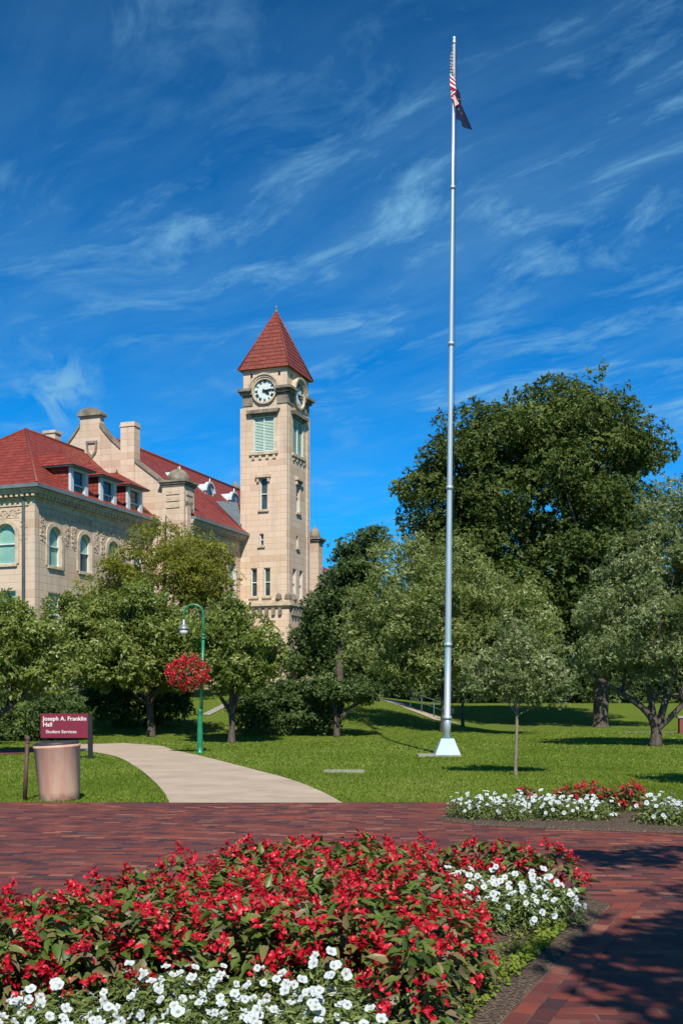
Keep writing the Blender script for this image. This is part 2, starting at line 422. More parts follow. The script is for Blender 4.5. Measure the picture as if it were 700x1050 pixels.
def flat_poly(name, poly, z, mat, kind='structure', follow=False):
    import bmesh
    bm = bmesh.new()
    f = bm.faces.new([bm.verts.new((x, y, z)) for x, y in poly])
    bmesh.ops.triangulate(bm, faces=[f])
    if follow:
        bmesh.ops.subdivide_edges(bm, edges=bm.edges, cuts=3, use_grid_fill=True)
        for v in bm.verts: v.co.z = z + gz(v.co.x, v.co.y)
    bmesh.ops.recalc_face_normals(bm, faces=bm.faces)
    me = bpy.data.meshes.new(name); bm.to_mesh(me); bm.free()
    me.materials.append(mat); me.update()
    return tag(link(bpy.data.objects.new(name, me)), kind=kind)

rng = random.Random(5)
edge = [(-60, 17.5)] + [(x, 17.52 + rng.uniform(-.02, .02)) for x in np.arange(-12, 13, .5)] + [(60, 17.5)]
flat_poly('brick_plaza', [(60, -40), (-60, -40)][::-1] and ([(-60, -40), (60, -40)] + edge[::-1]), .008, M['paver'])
flat_poly('brick_border', [(-.72, 2.0), (2.03, 8.72), (2.38, 8.85), (-.42, 2.0)], .013, M['paver_edge'])

def strip(name, L, Rr, z, mat):
    V, F = [], []
    for (a, b), (c, d) in zip(L, Rr):
        for k in range(7):
            t = k / 6; x, y = a + (c - a) * t, b + (d - b) * t
            V.append((x, y, z + gz(x, y)))
    for i in range(len(L) - 1):
        for k in range(6):
            F.append((i * 7 + k, i * 7 + k + 1, (i + 1) * 7 + k + 1, (i + 1) * 7 + k))
    return tag(link(bpy.data.objects.new(name, np_mesh(name, V, F, mat, smooth=True))), kind='structure')
def spline(pts, n=8):
    out = []
    P = [pts[0]] + pts + [pts[-1]]
    for i in range(1, len(P) - 2):
        for k in range(n):
            t = k / n
            out.append(tuple(.5 * (2 * P[i][c] + (P[i + 1][c] - P[i - 1][c]) * t + (2 * P[i - 1][c] - 5 * P[i][c] + 4 * P[i + 1][c] - P[i + 2][c]) * t * t + (-P[i - 1][c] + 3 * P[i][c] - 3 * P[i + 1][c] + P[i + 2][c]) * t ** 3) for c in range(len(pts[0]))))
    out.append(tuple(pts[-1])); return out
PL = spline([(-2.66, 17.35), (-3.05, 19.3), (-3.75, 22.3), (-4.75, 26.2), (-6.35, 31.6), (-8.2, 35.6), (-9.3, 37.6), (-10.5, 39.5)])
PR = spline([(.02, 17.35), (-.35, 19.5), (-1.05, 22.6), (-2.1, 26.0), (-3.75, 31.2), (-5.4, 36.0), (-6.3, 39.0), (-8, 41.5)])
strip('concrete_path', PL, PR, .016, M['concrete'])
strip('brick_path', [(-40, 32.3), (-12, 32.5), (-9.6, 32.9)], [(-40, 36.2), (-12, 36.4), (-9.5, 36.0)], .012, M['paver'])
# walks up the bank
strip('hillside_walk', [(-6.6, 53), (-6.0, 56), (-5.2, 61), (-4.4, 70)], [(-6.2, 52.8), (-5.6, 56), (-4.8, 61), (-3.8, 70)], .03, M['slab'])
strip('ramp_walk', [(4.9, 58.5), (3.9, 62), (2.6, 68), (2, 76)], [(6.3, 59.5), (5.3, 63), (4.2, 69), (3.8, 76)], .03, M['concrete'])
strip('far_walk', [(14, 55.2), (24, 54.6), (50, 54)], [(14, 56.2), (24, 55.8), (50, 55.4)], .02, M['slab'])

# flower-bed soil
BED1 = [(-.25, 3), (2.1, 8.75), (1.95, 9.15), (1.25, 9.5), (.4, 9.75), (-.5, 9.6), (-1.3, 8.7), (-2.2, 7.0), (-3.1, 6.0), (-4.5, 5.2), (-6, 4.9), (-6, 3)]
BED2 = [(1.25, 15.0), (1.7, 14.25), (2.8, 13.75), (4.2, 13.35), (6.5, 12.9), (9, 12.8), (9, 16.2), (6, 16.9), (4, 16.9), (2.4, 16.4), (1.5, 15.7)]
def soil(name, poly, z):
    import bmesh
    bm = bmesh.new(); n = len(poly)
    cx = sum(p[0] for p in poly) / n; cy = sum(p[1] for p in poly) / n
    rings = []
    for k, (s, h) in enumerate(((1, 0), (.992, .012), (.95, .03), (.6, .055), (.3, .07))):
        rings.append([bm.verts.new((cx + (x - cx) * s, cy + (y - cy) * s, z + h)) for x, y in poly])
    for a, b in zip(rings, rings[1:]):
        for i in range(n): bm.faces.new((a[i], a[(i + 1) % n], b[(i + 1) % n], b[i]))
    bm.faces.new(rings[-1])
    bmesh.ops.recalc_face_normals(bm, faces=bm.faces)
    me = bpy.data.meshes.new(name); bm.to_mesh(me); bm.free(); me.materials.append(M['mulch'])
    return tag(link(bpy.data.objects.new(name, me)), kind='structure')
soil('soil', BED1, .012); soil('soil', BED2, .012)

def inside(poly, x, y):
    c = False; n = len(poly)
    for i in range(n):
        x1, y1 = poly[i]; x2, y2 = poly[(i + 1) % n]
        if (y1 > y) != (y2 > y) and x < (x2 - x1) * (y - y1) / (y2 - y1) + x1: c = not c
    return c

# ------------------------------------------------------------------ grass blades (nobody could count them)
def path_mask(x, y):
    """True on the concrete path"""
    L = np.array(PL); Rr = np.array(PR)
    xl = np.interp(y, L[:, 1], L[:, 0]); xr = np.interp(y, Rr[:, 1], Rr[:, 0])
    return (x > xl) & (x < xr) & (y < 41)
def grass():
    rg = np.random.default_rng(3)
    parts = []
    for (y0, y1, dens, hgt, wd) in ((17.47, 21, 1500, .030, .008), (21, 27, 620, .030, .011), (27, 36, 230, .032, .018), (36, 60, 50, .035, .035)):
        area_w = 2 * (y1 * .335 + 1.0)
        n = int((y1 - y0) * area_w * dens)
        x = rg.uniform(-area_w / 2, area_w / 2, n); y = rg.uniform(y0, y1, n)
        # clumps: keep more blades where a low-frequency pattern is high
        pat = np.sin(x * 3.1 + 1.3 * np.sin(y * 2.3)) * np.sin(y * 2.7 + np.sin(x * 1.7)) * .5 + .5
        keep = (rg.random(n) < .45 + .55 * pat) & ~path_mask(x, y) & ~((x < -9.2) & (y > 33) & (y < 36))
        bx, by = np.array([p[0] for p in BED2]), np.array([p[1] for p in BED2])
        keep &= ~((x > 1.3) & (y < 16.85) & (y < 15.6 + (x - 1.3)))
        x, y = x[keep], y[keep]; n = len(x)
        a = rg.uniform(0, 2 * np.pi, n); h = hgt * rg.uniform(.5, 1.5, n); wv = wd * rg.uniform(.6, 1.3, n)
        lx, ly = rg.normal(0, .45, n) * h, rg.normal(0, .45, n) * h
        z = ground_z(x, y)
        p0 = np.stack([x - np.cos(a) * wv, y - np.sin(a) * wv, z], 1); p1 = np.stack([x + np.cos(a) * wv, y + np.sin(a) * wv, z], 1)
        p2 = np.stack([x + lx, y + ly, z + h], 1)
        patch = .22 * np.sin(x * .55 + 1.1 * np.sin(y * .41)) * np.sin(y * .37 + x * .13) + .14 * np.sin(x * 1.9 + y * .8) * np.sin(y * 1.3 - x * .6)
        parts.append((np.stack([p0, p1, p2], 1).reshape(-1, 3), np.repeat(np.clip(rg.normal(.5, .2, n) + patch, 0, 1), 3)))
    V = np.concatenate([p[0] for p in parts]); T = np.concatenate([p[1] for p in parts])
    F = np.arange(len(V)).reshape(-1, 3)
    o = link(bpy.data.objects.new('grass', np_mesh('grass', V, F, M['grass'], T)))
    tag(o, 'short mown green grass of the lawn beyond the brick plaza', 'grass', kind='stuff')
grass()

# weeds creeping on the soil by the right edge of the front bed
def weeds():
    rg = np.random.default_rng(8); n = 5200
    y = np.concatenate([rg.uniform(6.3, 7.7, n - 1200), rg.uniform(5.2, 6.4, 1200)]); x = .80 + (y - 5.5) * .37 + rg.normal(0, .16, n)
    ok = (x < .66 + (y - 5.5) * .405) | (rg.random(n) < 0)
    x, y = x[ok], y[ok]; n = len(x)
    a = rg.uniform(0, 6.28, n); s = rg.uniform(.008, .02, n); z = np.full(n, .05) + rg.uniform(0, .03, n)
    d1 = np.stack([np.cos(a) * s, np.sin(a) * s, rg.normal(0, .4, n) * s], 1); d2 = np.stack([-np.sin(a) * s * .6, np.cos(a) * s * .6, rg.normal(0, .4, n) * s], 1)
    p = np.stack([x, y, z], 1)
    V = np.stack([p - d1, p + d2, p + d1, p - d2], 1).reshape(-1, 3)
    o = link(bpy.data.objects.new('creeping_weeds', np_mesh('creeping_weeds', V, np.arange(len(V)).reshape(-1, 4), M['grass'], np.repeat(rg.uniform(.3, 1, n), 4))))
    tag(o, 'thin green weeds creeping over the bare soil beside the brick edging', 'weeds', kind='stuff')
weeds()

# ------------------------------------------------------------------ trees
def leaf_arrays(rg, cen, rad, n_per, size, up=.35, outw=.5, shell=.5, aspect=.55, droop=0.0, k=5):
    """leaves in fan-shaped sprigs of k, spread through ellipsoid clumps"""
    cen = np.asarray(cen); rad = np.asarray(rad)
    k = min(k, n_per); nc = len(cen); ns = max(1, n_per // k); m = nc * ns; n = m * k
    ci = np.repeat(np.arange(nc), ns)
    d = rg.normal(size=(m, 3)); d /= np.linalg.norm(d, axis=1)[:, None]
    r = rg.random(m) ** (1 / 3 * shell)
    p = cen[ci] + d * r[:, None] * rad[ci]
    nrm = d * outw * 1.5 + rg.normal(size=(m, 3)) * .45 + np.array([0, 0, up]); nrm /= np.linalg.norm(nrm, axis=1)[:, None]
    t = rg.normal(size=(m, 3)) + d * .6 + np.array([0, 0, -droop]); t -= nrm * (t * nrm).sum(1)[:, None]; t /= np.linalg.norm(t, axis=1)[:, None]
    b = np.cross(nrm, t); sz = rg.uniform(.7, 1.3, m)
    stint = np.clip(.5 + rg.normal(0, .17, nc)[ci] + rg.normal(0, .12, m), -.2, 1.2)
    p, nrm, t, b, sz, stint = [np.repeat(q, k, 0) for q in (p, nrm, t, b, sz, stint)]
    ang = np.tile(np.linspace(-1.25, 1.25, k), m) + rg.normal(0, .25, n)
    ld = t * np.cos(ang)[:, None] + b * np.sin(ang)[:, None] + nrm * rg.normal(0, .3, n)[:, None]; ld /= np.linalg.norm(ld, axis=1)[:, None]
    ln = nrm + rg.normal(size=(n, 3)) * .32; ln -= ld * (ln * ld).sum(1)[:, None]; ln /= np.linalg.norm(ln, axis=1)[:, None]
    lb = np.cross(ln, ld)
    L = (size * sz * rg.uniform(.7, 1.25, n))[:, None]; Wd = L * aspect; f = ln * L * .1
    q0 = p + ld * L * .12 + rg.normal(size=(n, 3)) * size * .12
    V = np.stack([q0, q0 + ld * L * .45 + lb * Wd * .5 + f, q0 + ld * L - f, q0 + ld * L * .45 - lb * Wd * .5 + f], 1).reshape(-1, 3)
    tint = np.clip(stint + rg.normal(0, .13, n), 0, 1)
    return V, np.arange(n * 4).reshape(-1, 4), np.repeat(tint, 4)

def clumps(rg, env, n, cr):
    vol = np.array([e[3] * e[4] * e[5] for e in env]); pr = vol / vol.sum()
    k = rg.choice(len(env), n, p=pr); E = np.array(env)[k]
    d = rg.normal(size=(n, 3)); d /= np.linalg.norm(d, axis=1)[:, None]
    r = rg.uniform(.12, 1, n) ** .42
    c = E[:, :3] + d * r[:, None] * (E[:, 3:] - cr * .55)
    s = cr * rg.uniform(.6, 1.35, n)
    rad = np.stack([s * rg.uniform(.85, 1.25, n), s * rg.uniform(.85, 1.25, n), s * rg.uniform(.5, .85, n)], 1)
    return c, rad

def tree(name, label, x, y, env, n, cr, n_per, leaf, mat, stems, seed, bark='bark', branches=14, up=.35, shell=.55, aspect=.55, cat='tree', group=None, droop=.0, fork=None, trunkname='trunk'):
    rg = np.random.default_rng(seed)
    root = empty(name, (x, y, gz(x, y) - .02)); tag(root, label, cat, group)
    c, rad = clumps(rg, env, n, cr)
    V, F, T = leaf_arrays(rg, c, rad, n_per, leaf, up, .5, shell, aspect, droop)
    # stray twigs of leaves that break the outline
    e = np.array(env)[rg.integers(0, len(env), n // 2)]
    d = rg.normal(size=(n // 2, 3)); d /= np.linalg.norm(d, axis=1)[:, None]
    c2 = e[:, :3] + d * (e[:, 3:] + cr * rg.uniform(-.75, -.2, n // 2)[:, None])
    V2, F2, T2 = leaf_arrays(rg, c2, np.full((n // 2, 3), cr * .5), max(6, n_per // 6), leaf, up, .3, 1, aspect, droop)
    V = np.concatenate([V, V2]); F = np.concatenate([F, F2 + len(V) - len(V2)]); T = np.concatenate([T, T2])
    link(bpy.data.objects.new('crown', np_mesh('crown', V, F, mat, T)), root)
    mb = MB()
    tops = []
    for st in stems:
        P = spline([tuple(p) for p in st], 5)
        mb.tube([p[:3] for p in P], [p[3] for p in P], 9)
        tops.append(P)
    for i in range(branches):
        P = tops[i % len(tops)]; k = int(len(P) * rg.uniform(.45, .98)); k = min(k, len(P) - 1)
        s = np.array(P[k][:3]); tgt = c[rg.integers(0, n)]
        if fork: tgt = tgt * np.array([1, 1, 1])
        mid = (s + tgt) / 2 + np.array([0, 0, -.08 * np.linalg.norm(tgt - s)]) + rg.normal(0, .05, 3) * np.linalg.norm(tgt - s)
        r0 = max(.012, P[k][3] * .55)
        B = spline([tuple(s) + (r0,), tuple(mid) + (r0 * .55,), tuple(tgt) + (r0 * .18,)], 4)
        mb.tube([p[:3] for p in B], [p[3] for p in B], 6)
    mb.build(trunkname, M[bark], root)
    return root

def dup(root, loc, rz, label=None, scale=None):
    r = root.copy(); COL.objects.link(r); r.location = loc; r.rotation_euler = (0, 0, rz)
    if scale: r.scale = scale
    if label: r['label'] = label
    for ch in list(root.children):
        c = ch.copy(); COL.objects.link(c); c.parent = r
        for gch in list(ch.children):
            d = gch.copy(); COL.objects.link(d); d.parent = c
    return r

# big dark maple behind the flagpole
tree('maple_tree', 'huge dark green maple with a rounded crown, the tallest tree', 14.3, 62,
     [(-3.9, 0, 12.0, 7.3, 6.5, 7.0), (-7.9, .5, 11.8, 3.6, 4, 5.2), (-6.3, .8, 15.0, 4.2, 4, 3.9), (-1.4, 0, 15.9, 4.9, 5, 3.8), (1.3, 0, 13.0, 3.0, 4, 4.8), (-3.9, 0, 6.8, 7.2, 4.5, 3.2), (.5, 0, 8.0, 3.4, 3.5, 4), (-1.5, -1, 4.2, 4.5, 3, 1.5), (1.6, -1, 4.4, 3, 3, 1.5)],
     270, 1.5, 760, .205, M['leaf_dark'],
     [[(0, 0, 0, .54), (0, 0, .5, .43), (0, 0, 3, .40), (-.5, 0, 6.5, .36), (-2.3, .2, 13, .14)], [(.1, 0, 2.6, .36), (1.2, .3, 6.5, .25), (1.8, 0, 11, .1)], [(.1, 0, 2.6, .36), (-4.4, .3, 7, .25), (-7.5, .5, 11, .1)]], 11, branches=26)
# olive pear tree behind the pole
tree('pear_tree', 'broad olive green tree in front of the dark maple, behind the flagpole', 4.55, 50,
     [(-.4, 0, 5.6, 4.0, 3.5, 2.9), (-2.4, 0, 4.3, 2.7, 2.8, 2.1), (2.0, 0, 5.0, 2.9, 3, 2.7), (-.7, 0, 7.5, 2.5, 2.2, 1.7), (1.2, 0, 3.6, 3.4, 3, 1.5), (-.2, -.3, 3.0, 3.4, 2.4, 1.2), (3.3, .3, 4.7, 2.3, 2.3, 2.2), (-3.0, 0, 3.6, 2.0, 2.0, 1.6)],
     260, .72, 480, .112, M['leaf_olive'], [[(0, 0, 0, .20), (.02, 0, .8, .16), (0, 0, 3, .13), (0, 0, 7, .04)]], 12, branches=20, up=.25, shell=.8)
# right olive tree with several stems
tree('pear_tree', 'grey olive tree with low forking stems at the right edge of the lawn', 10.9, 39,
     [(.4, 0, 4.6, 3.5, 3, 2.6), (-1.2, 0, 3.6, 2.2, 2.2, 1.7), (1.4, 0, 6.6, 2.4, 2.2, 2.2), (0, 0, 6.4, 2.0, 2, 1.8), (.8, 0, 8.1, 1.5, 1.5, 1.4), (2.8, 0, 4.5, 2.4, 2.4, 2.6)],
     240, .62, 440, .098, M['leaf_grey'],
     [[(0, 0, 0, .24), (0, 0, .7, .17), (-.5, 0, 1.4, .11), (-2.2, .2, 2.6, .07), (-2.8, .2, 3.6, .02)], [(0, 0, .5, .15), (.35, 0, 1.6, .12), (.9, .1, 4, .08), (1, .1, 7, .02)], [(0, 0, .5, .13), (-.15, .1, 1.8, .1), (-.6, .1, 4.2, .05), (-.4, 0, 6.5, .02)], [(.05, 0, .6, .12), (.9, -.2, 1.5, .09), (2.2, 0, 3.2, .04)]], 13, branches=22, up=.25, shell=.8)
# young staked tree
tree('young_tree', 'slender young tree with a thin bare trunk on the sunny lawn', 3.72, 24.0,
     [(-.05, 0, 2.25, 1.1, .95, .75), (.4, 0, 2.1, .95, .8, .6), (.6, 0, 1.75, .6, .6, .4), (-.05, 0, 2.95, .62, .6, .62), (-.7, 0, 2.0, .55, .6, .45)],
     150, .28, 110, .068, M['leaf_grey'], [[(0, 0, 0, .05), (0, 0, .25, .036), (.03, 0, 1.3, .032), (0, 0, 2.3, .022), (0, 0, 3.4, .008)]], 14, bark='pale_bark', branches=18, up=.2, shell=.9)
# dogwood by the lamp
tree('dogwood_tree', 'dogwood with a dark trunk forking to the left, just right of the lamp', -4.1, 41.8,
     [(.1, 0, 3.6, 1.95, 1.8, 1.5), (-.8, 0, 3.9, 1.2, 1.3, 1.3), (.9, 0, 3.2, 1.35, 1.3, 1.0), (0, 0, 4.8, 1.0, 1, .9), (-.2, -.2, 2.55, 1.9, 1.5, .75)],
     140, .46, 240, .135, M['leaf_dogwood'], [[(0, 0, 0, .17), (.02, 0, .5, .12), (.02, 0, 1.6, .11), (0, 0, 4.2, .03)], [(.02, 0, 1.1, .08), (-.5, 0, 1.9, .06), (-1.1, 0, 3, .02)]], 15, branches=14, droop=1.0)
# dogwoods left of the lamp
tree('dogwood_tree', 'wide dogwood above the crimson sign, left of the lamp', -8.1, 46,
     [(0, 0, 3.9, 3.0, 2.5, 1.75), (-1.8, -.2, 3.4, 2.0, 2, 1.5), (1.7, 0, 3.6, 1.9, 2, 1.5), (-.3, 0, 5.4, 1.7, 1.6, 1.1), (.3, -.5, 2.7, 3.2, 2, .9), (-2.5, 0, 5.0, 1.6, 1.5, 1.2)],
     220, .56, 260, .145, M['leaf_dogwood'], [[(.3, 0, 0, .2), (.3, 0, .6, .15), (.2, 0, 2, .13), (0, 0, 4.6, .04)]], 16, branches=18, droop=1.0)
tree('dogwood_tree', 'dogwood at the left edge with a leaning dark limb over the bin', -11.3, 33,
     [(.3, 0, 3.2, 2.1, 1.8, 1.5), (1.7, .2, 3.3, 1.6, 1.4, 1.2), (-1.2, 0, 3, 1.8, 1.8, 1.5), (.9, 0, 4.2, 1.3, 1.2, .8), (2.4, .2, 2.5, 1.1, 1.2, .75), (.3, 0, 2.1, 1.6, 1.5, .7)],
     190, .42, 190, .135, M['leaf_dogwood'], [[(-.2, 0, 0, .16), (.2, 0, .5, .12), (1.2, .1, 1.2, .09), (2.0, .1, 1.9, .06), (2.4, 0, 2.8, .02)], [(0, 0, .3, .13), (-.3, 0, 1.6, .1), (.2, 0, 3.6, .03)]], 17, branches=16, droop=1.0)
# honey locust, airy and yellowish, in front of the hall
tree('honey_locust_tree', 'airy yellow green honey locust in front of the hall windows', -8.95, 56,
     [(.2, 0, 6.4, 3.5, 2.8, 2.3), (.3, 0, 8.1, 2.5, 2.1, 1.5), (-2.0, 0, 5.6, 2.3, 2.2, 1.8), (2.3, 0, 6.3, 1.9, 2, 1.9), (1.6, 0, 7.6, 1.7, 1.7, 1.2), (-.3, 0, 4.2, 3.4, 2.5, 1.4)],
     250, .58, 250, .12, M['leaf_yellow'], [[(0, 0, 0, .26), (0, 0, 1, .2), (.1, 0, 3, .18), (.1, 0, 5, .13), (.2, 0, 9.5, .03)], [(.1, 0, 3, .13), (-1.4, 0, 5.2, .08), (-2, 0, 7, .03)], [(.1, 0, 3.6, .12), (1.4, 0, 6, .07), (2.1, 0, 8.2, .03)]], 18, branches=26, up=.5, shell=.8, aspect=.45)
# dark tree right of the tower
tree('oak_tree', 'dark green tree right beside the clock tower', -.1, 62,
     [(.5, 0, 5.8, 1.9, 2.2, 2.4), (1.2, 0, 7.7, 1.7, 1.9, 1.5), (1.9, 0, 8.5, 1.1, 1.4, 1.0), (-.7, 0, 4.9, 1.3, 1.7, 1.4), (.7, 0, 6.9, 1.3, 1.6, 1.2), (-.7, 0, 3.6, 1.6, 1.8, 1.3)],
     230, .50, 125, .17, M['leaf_deep'], [[(0, 0, 0, .24), (0, 0, 2.5, .18), (.2, 0, 5, .14), (1.0, 0, 9, .03)]], 19, branches=18, up=.4)
# small umbrella tree
tree('hawthorn_tree', 'low umbrella shaped tree on two dark stems at the foot of the bank', -.2, 46.0,
     [(.3, 0, 1.95, 1.75, 1.5, .58), (1.1, 0, 1.75, .85, .9, .45), (-.5, 0, 2.1, 1.2, 1.2, .55)],
     110, .34, 120, .12, M['leaf_deep'], [[(0, 0, 0, .15), (0, 0, .5, .12), (-.1, 0, 1.4, .1), (-.3, 0, 2.1, .03)], [(0, 0, .6, .1), (.5, 0, 1.15, .08), (1.0, 0, 1.6, .05), (1.4, 0, 2.2, .02)]], 20, branches=12)

# shrubs
def shrub(name, label, x, y, env, n, cr, n_per, leaf, mat, seed, **k):
    return tree(name, label, x, y, env, n, cr, n_per, leaf, mat, [[(0, 0, 0, .06), (.1, 0, .8, .04), (.1, 0, 1.5, .02)], [(.2, 0, 0, .05), (.6, 0, .7, .03), (.9, 0, 1.2, .015)]], seed, cat='shrub', branches=8, trunkname='stem', **k)
shrub('viburnum_shrub', 'large leafy dark green shrub right of the lamp side dogwood', -2.3, 46.8,
      [(0, 0, 1.1, 2.2, 1.3, 1.2), (-1.3, 0, 1.2, 1.2, 1.2, 1.2), (1.4, 0, 1.1, 1.2, 1.2, 1.15), (.2, 0, 1.6, 1.6, 1.1, .8)], 210, .34, 150, .12, M['leaf_deep'], 21)
shrub('yew_shrub', 'dark yew mass in deep shade under the wide dogwood', -9.0, 49.5,
      [(0, 0, 1.2, 2.6, 1.3, 1.3), (-1.5, 0, 1.4, 1.5, 1.2, 1.2), (1.6, 0, 1.4, 1.0, 1.2, 1.4)], 170, .40, 110, .13, M['leaf_deep'], 22)
shrub('yew_shrub', 'dark yew shrub behind the crimson sign', -12.2, 44,
      [(0, 0, .9, 2.2, 1.2, 1.0), (1.3, 0, 1.1, 1.3, 1.0, 1.0), (-1.8, 0, 1.1, 1.4, 1, 1.1)], 150, .36, 110, .12, M['leaf_deep'], 23)
shrub('yew_shrub', 'dark yew shrub at the left edge behind the bin', -14.4, 40,
      [(0, 0, 1.2, 2.0, 1.2, 1.2), (1.2, 0, 1.5, 1.2, 1.2, 1.2), (-1.4, 0, 1.5, 1.4, 1, 1.2)], 150, .36, 110, .12, M['leaf_deep'], 24)
lab = ['rounded dark shrub beyond the handrail on the rise', 'low dark shrub beyond the pole on the rise', 'dark shrub beyond the young tree on the far rise', 'dark shrub beyond the maple trunk', 'dark far shrub at the right edge of the picture', 'small dark shrub at the top of the bank']
for i, (x, y, s) in enumerate(((8.0, 88, 1.5), (13.2, 92, 1.6), (18.5, 93, 1.6), (25, 92, 1.7), (31.5, 92, 1.8), (2.2, 84, 1.35))):
    shrub('laurel_shrub', lab[i], x, y, [(0, 0, .9 * s, 2.6 * s, 1.3 * s, 1.1 * s), (1.4 * s, 0, 1.1 * s, 1.5 * s, 1.2 * s, 1.1 * s), (-1.6 * s, 0, .9 * s, 1.4 * s, 1.1 * s, 1.0 * s)], 110, .48, 80, .2, M['leaf_deep'], 30 + i, group='shrubs along the top of the rise')
# background trees beyond the lawn
lab = ['background tree closing the view beyond the dark maple', 'background tree beyond the maple at the right', 'background tree behind the broad olive tree', 'far background tree at the right edge beyond the walk', 'background tree between the oak and the olive tree', 'dark background tree left of the hall corner', 'background tree behind the yews on the left']
for i, (x, y, s) in enumerate(((10, 98, 1.25), (22, 95, 1.3), (3.5, 96, .95), (31, 92, 1.25), (-1.2, 84, .62), (-17.2, 57, .50), (-12.8, 58, .48))):
    tree('background_tree', lab[i], x, y, [(0, 0, 6 * s, 5.2 * s, 4 * s, 4 * s), (-3 * s, 0, 4 * s, 3.6 * s, 3 * s, 3 * s), (3 * s, 0, 4.2 * s, 3.6 * s, 3 * s, 3 * s), (0, 0, 9 * s, 3.2 * s, 3 * s, 2.6 * s), (0, 0, 2.6 * s, 5 * s, 3 * s, 1.8 * s)],
         190, 1.0 * s, 110, .26 * s + .05, M['leaf_dark'] if i % 2 else M['leaf_deep'], [[(0, 0, 0, .35), (0, 0, 4 * s, .25), (0, 0, 9 * s, .05)]], 50 + i, branches=8, group='trees beyond the lawn')
def far_wood():
    rg = np.random.default_rng(91); n = 1000
    c = np.stack([rg.uniform(-30, 75, n), rg.uniform(108, 122, n), rg.uniform(0, 1, n) ** 1.5 * 8.5], 1); c[:, 2] += 1.5 * np.sin(c[:, 0] * .5)
    V, F, T = leaf_arrays(rg, c, np.stack([rg.uniform(1.4, 2.6, n), rg.uniform(1.2, 2, n), rg.uniform(1.0, 1.8, n)], 1), 150, .55, .35, .5, .6, .6)
    tag(link(bpy.data.objects.new('far_wood', np_mesh('far_wood', V, F, M['leaf_deep'], T))), 'dark far off wood closing the view under the tree crowns', 'wood', kind='stuff')
far_wood()
# trees just outside the picture whose shade falls into it
shade1 = tree('plane_tree', 'leafy tree standing beside the plaza, shading the bricks at the lower right', 5.35, 1.3,
     [(-2.1, -.9, 6.4, 1.9, 1.7, .8), (-1.0, 3.9, 6.4, 1.9, .75, .6), (-2.1, -2.3, 6.0, 1.7, 1.2, .8), (0, 0, 7.2, 2.4, 2.5, 1.6), (.8, -2, 6.4, 2.5, 2, 1.5)], 230, .42, 120, .17, M['leaf_dark'],
     [[(0, 0, 0, .26), (0, 0, 1.5, .2), (-.1, 0, 4, .16), (-.2, 0, 7, .05)]], 70, branches=16)
tree('plane_tree', 'tree beside the far flower bed shading the lawn at the right edge', 8.7, 18.4,
     [(0, 0, 4.4, 2.2, 2.0, 1.5), (-.6, .5, 3.9, 1.6, 1.6, 1.0), (.7, 0, 5.2, 1.7, 1.6, 1.2)], 130, .45, 100, .15, M['leaf_olive'], [[(0, 0, 0, .2), (0, 0, 2, .15), (0, 0, 5, .04)]], 71, branches=12)

# ------------------------------------------------------------------ the hall and its clock tower
TH, KS, U1, D1, ZB = R(20), 1.2, -16.4, 60.0, 2.2
BASE = (KS * U1, KS * D1, ZB)
def btf(p):  # building metres of the survey (u right along the front, v back, h height over the plaza) -> local metres
    return (p[0] * KS, p[1] * KS, (p[2] - 1.6) * KS + 1.6 - ZB)
def BM(): return MB(btf)
HB = 1.7

hall = empty('university_hall', BASE, -TH)
tag(hall, 'pale limestone hall with red tiled roofs, dormers and a stepped gable', 'building')
tower = empty('clock_tower', BASE, -TH)
tag(tower, 'tall limestone clock tower with a pointed red tiled spire', 'tower')

PF = lambda v0: (lambda a, d, z: (a, v0 + d, z))          # wall facing the viewer at v = v0; depth goes back
PRT = lambda u0: (lambda a, d, z: (u0 - d, a, z))          # wall facing right at u = u0; depth goes left

def arch_pts(x0, x1, z1, n=10):
    r = (x1 - x0) / 2; c = (x0 + x1) / 2
    return [(c - r * math.cos(math.pi * k / n), z1 - r + r * math.sin(math.pi * k / n)) for k in range(n + 1)]

def wall(mb, P, a0, a1, z0, z1, ops, depth=.3):
    A = sorted({a0, a1, *[o[0] for o in ops], *[o[1] for o in ops]}); Z = sorted({z0, z1, *[o[2] for o in ops], *[o[3] for o in ops]})
    for i in range(len(A) - 1):
        for j in range(len(Z) - 1):
            ca, cz = (A[i] + A[i + 1]) / 2, (Z[j] + Z[j + 1]) / 2
            if any(o[0] < ca < o[1] and o[2] < cz < o[3] for o in ops): continue
            mb.face([P(A[i], 0, Z[j]), P(A[i + 1], 0, Z[j]), P(A[i + 1], 0, Z[j + 1]), P(A[i], 0, Z[j + 1])])
    for o in ops:
        x0, x1, y0, y1 = o[:4]; ar = len(o) > 4 and o[4]
        ys_ = y1 - (x1 - x0) / 2 if ar else y1
        path = [(x0, ys_), (x0, y0), (x1, y0), (x1, ys_)]
        if ar:
            ap = arch_pts(x0, x1, y1); h = len(ap) // 2
            for k in range(h): mb.face([P(x0, 0, y1), P(*[ap[k][0], 0, ap[k][1]]), P(ap[k + 1][0], 0, ap[k + 1][1])])
            for k in range(h, len(ap) - 1): mb.face([P(x1, 0, y1), P(ap[k][0], 0, ap[k][1]), P(ap[k + 1][0], 0, ap[k + 1][1])])
            path += list(reversed(ap))[1:]
        else: path.append(path[0])
        for (p, q), (p2, q2) in zip(path, path[1:]): mb.face([P(p, 0, q), P(p, depth, q), P(p2, depth, q2), P(p2, 0, q2)])

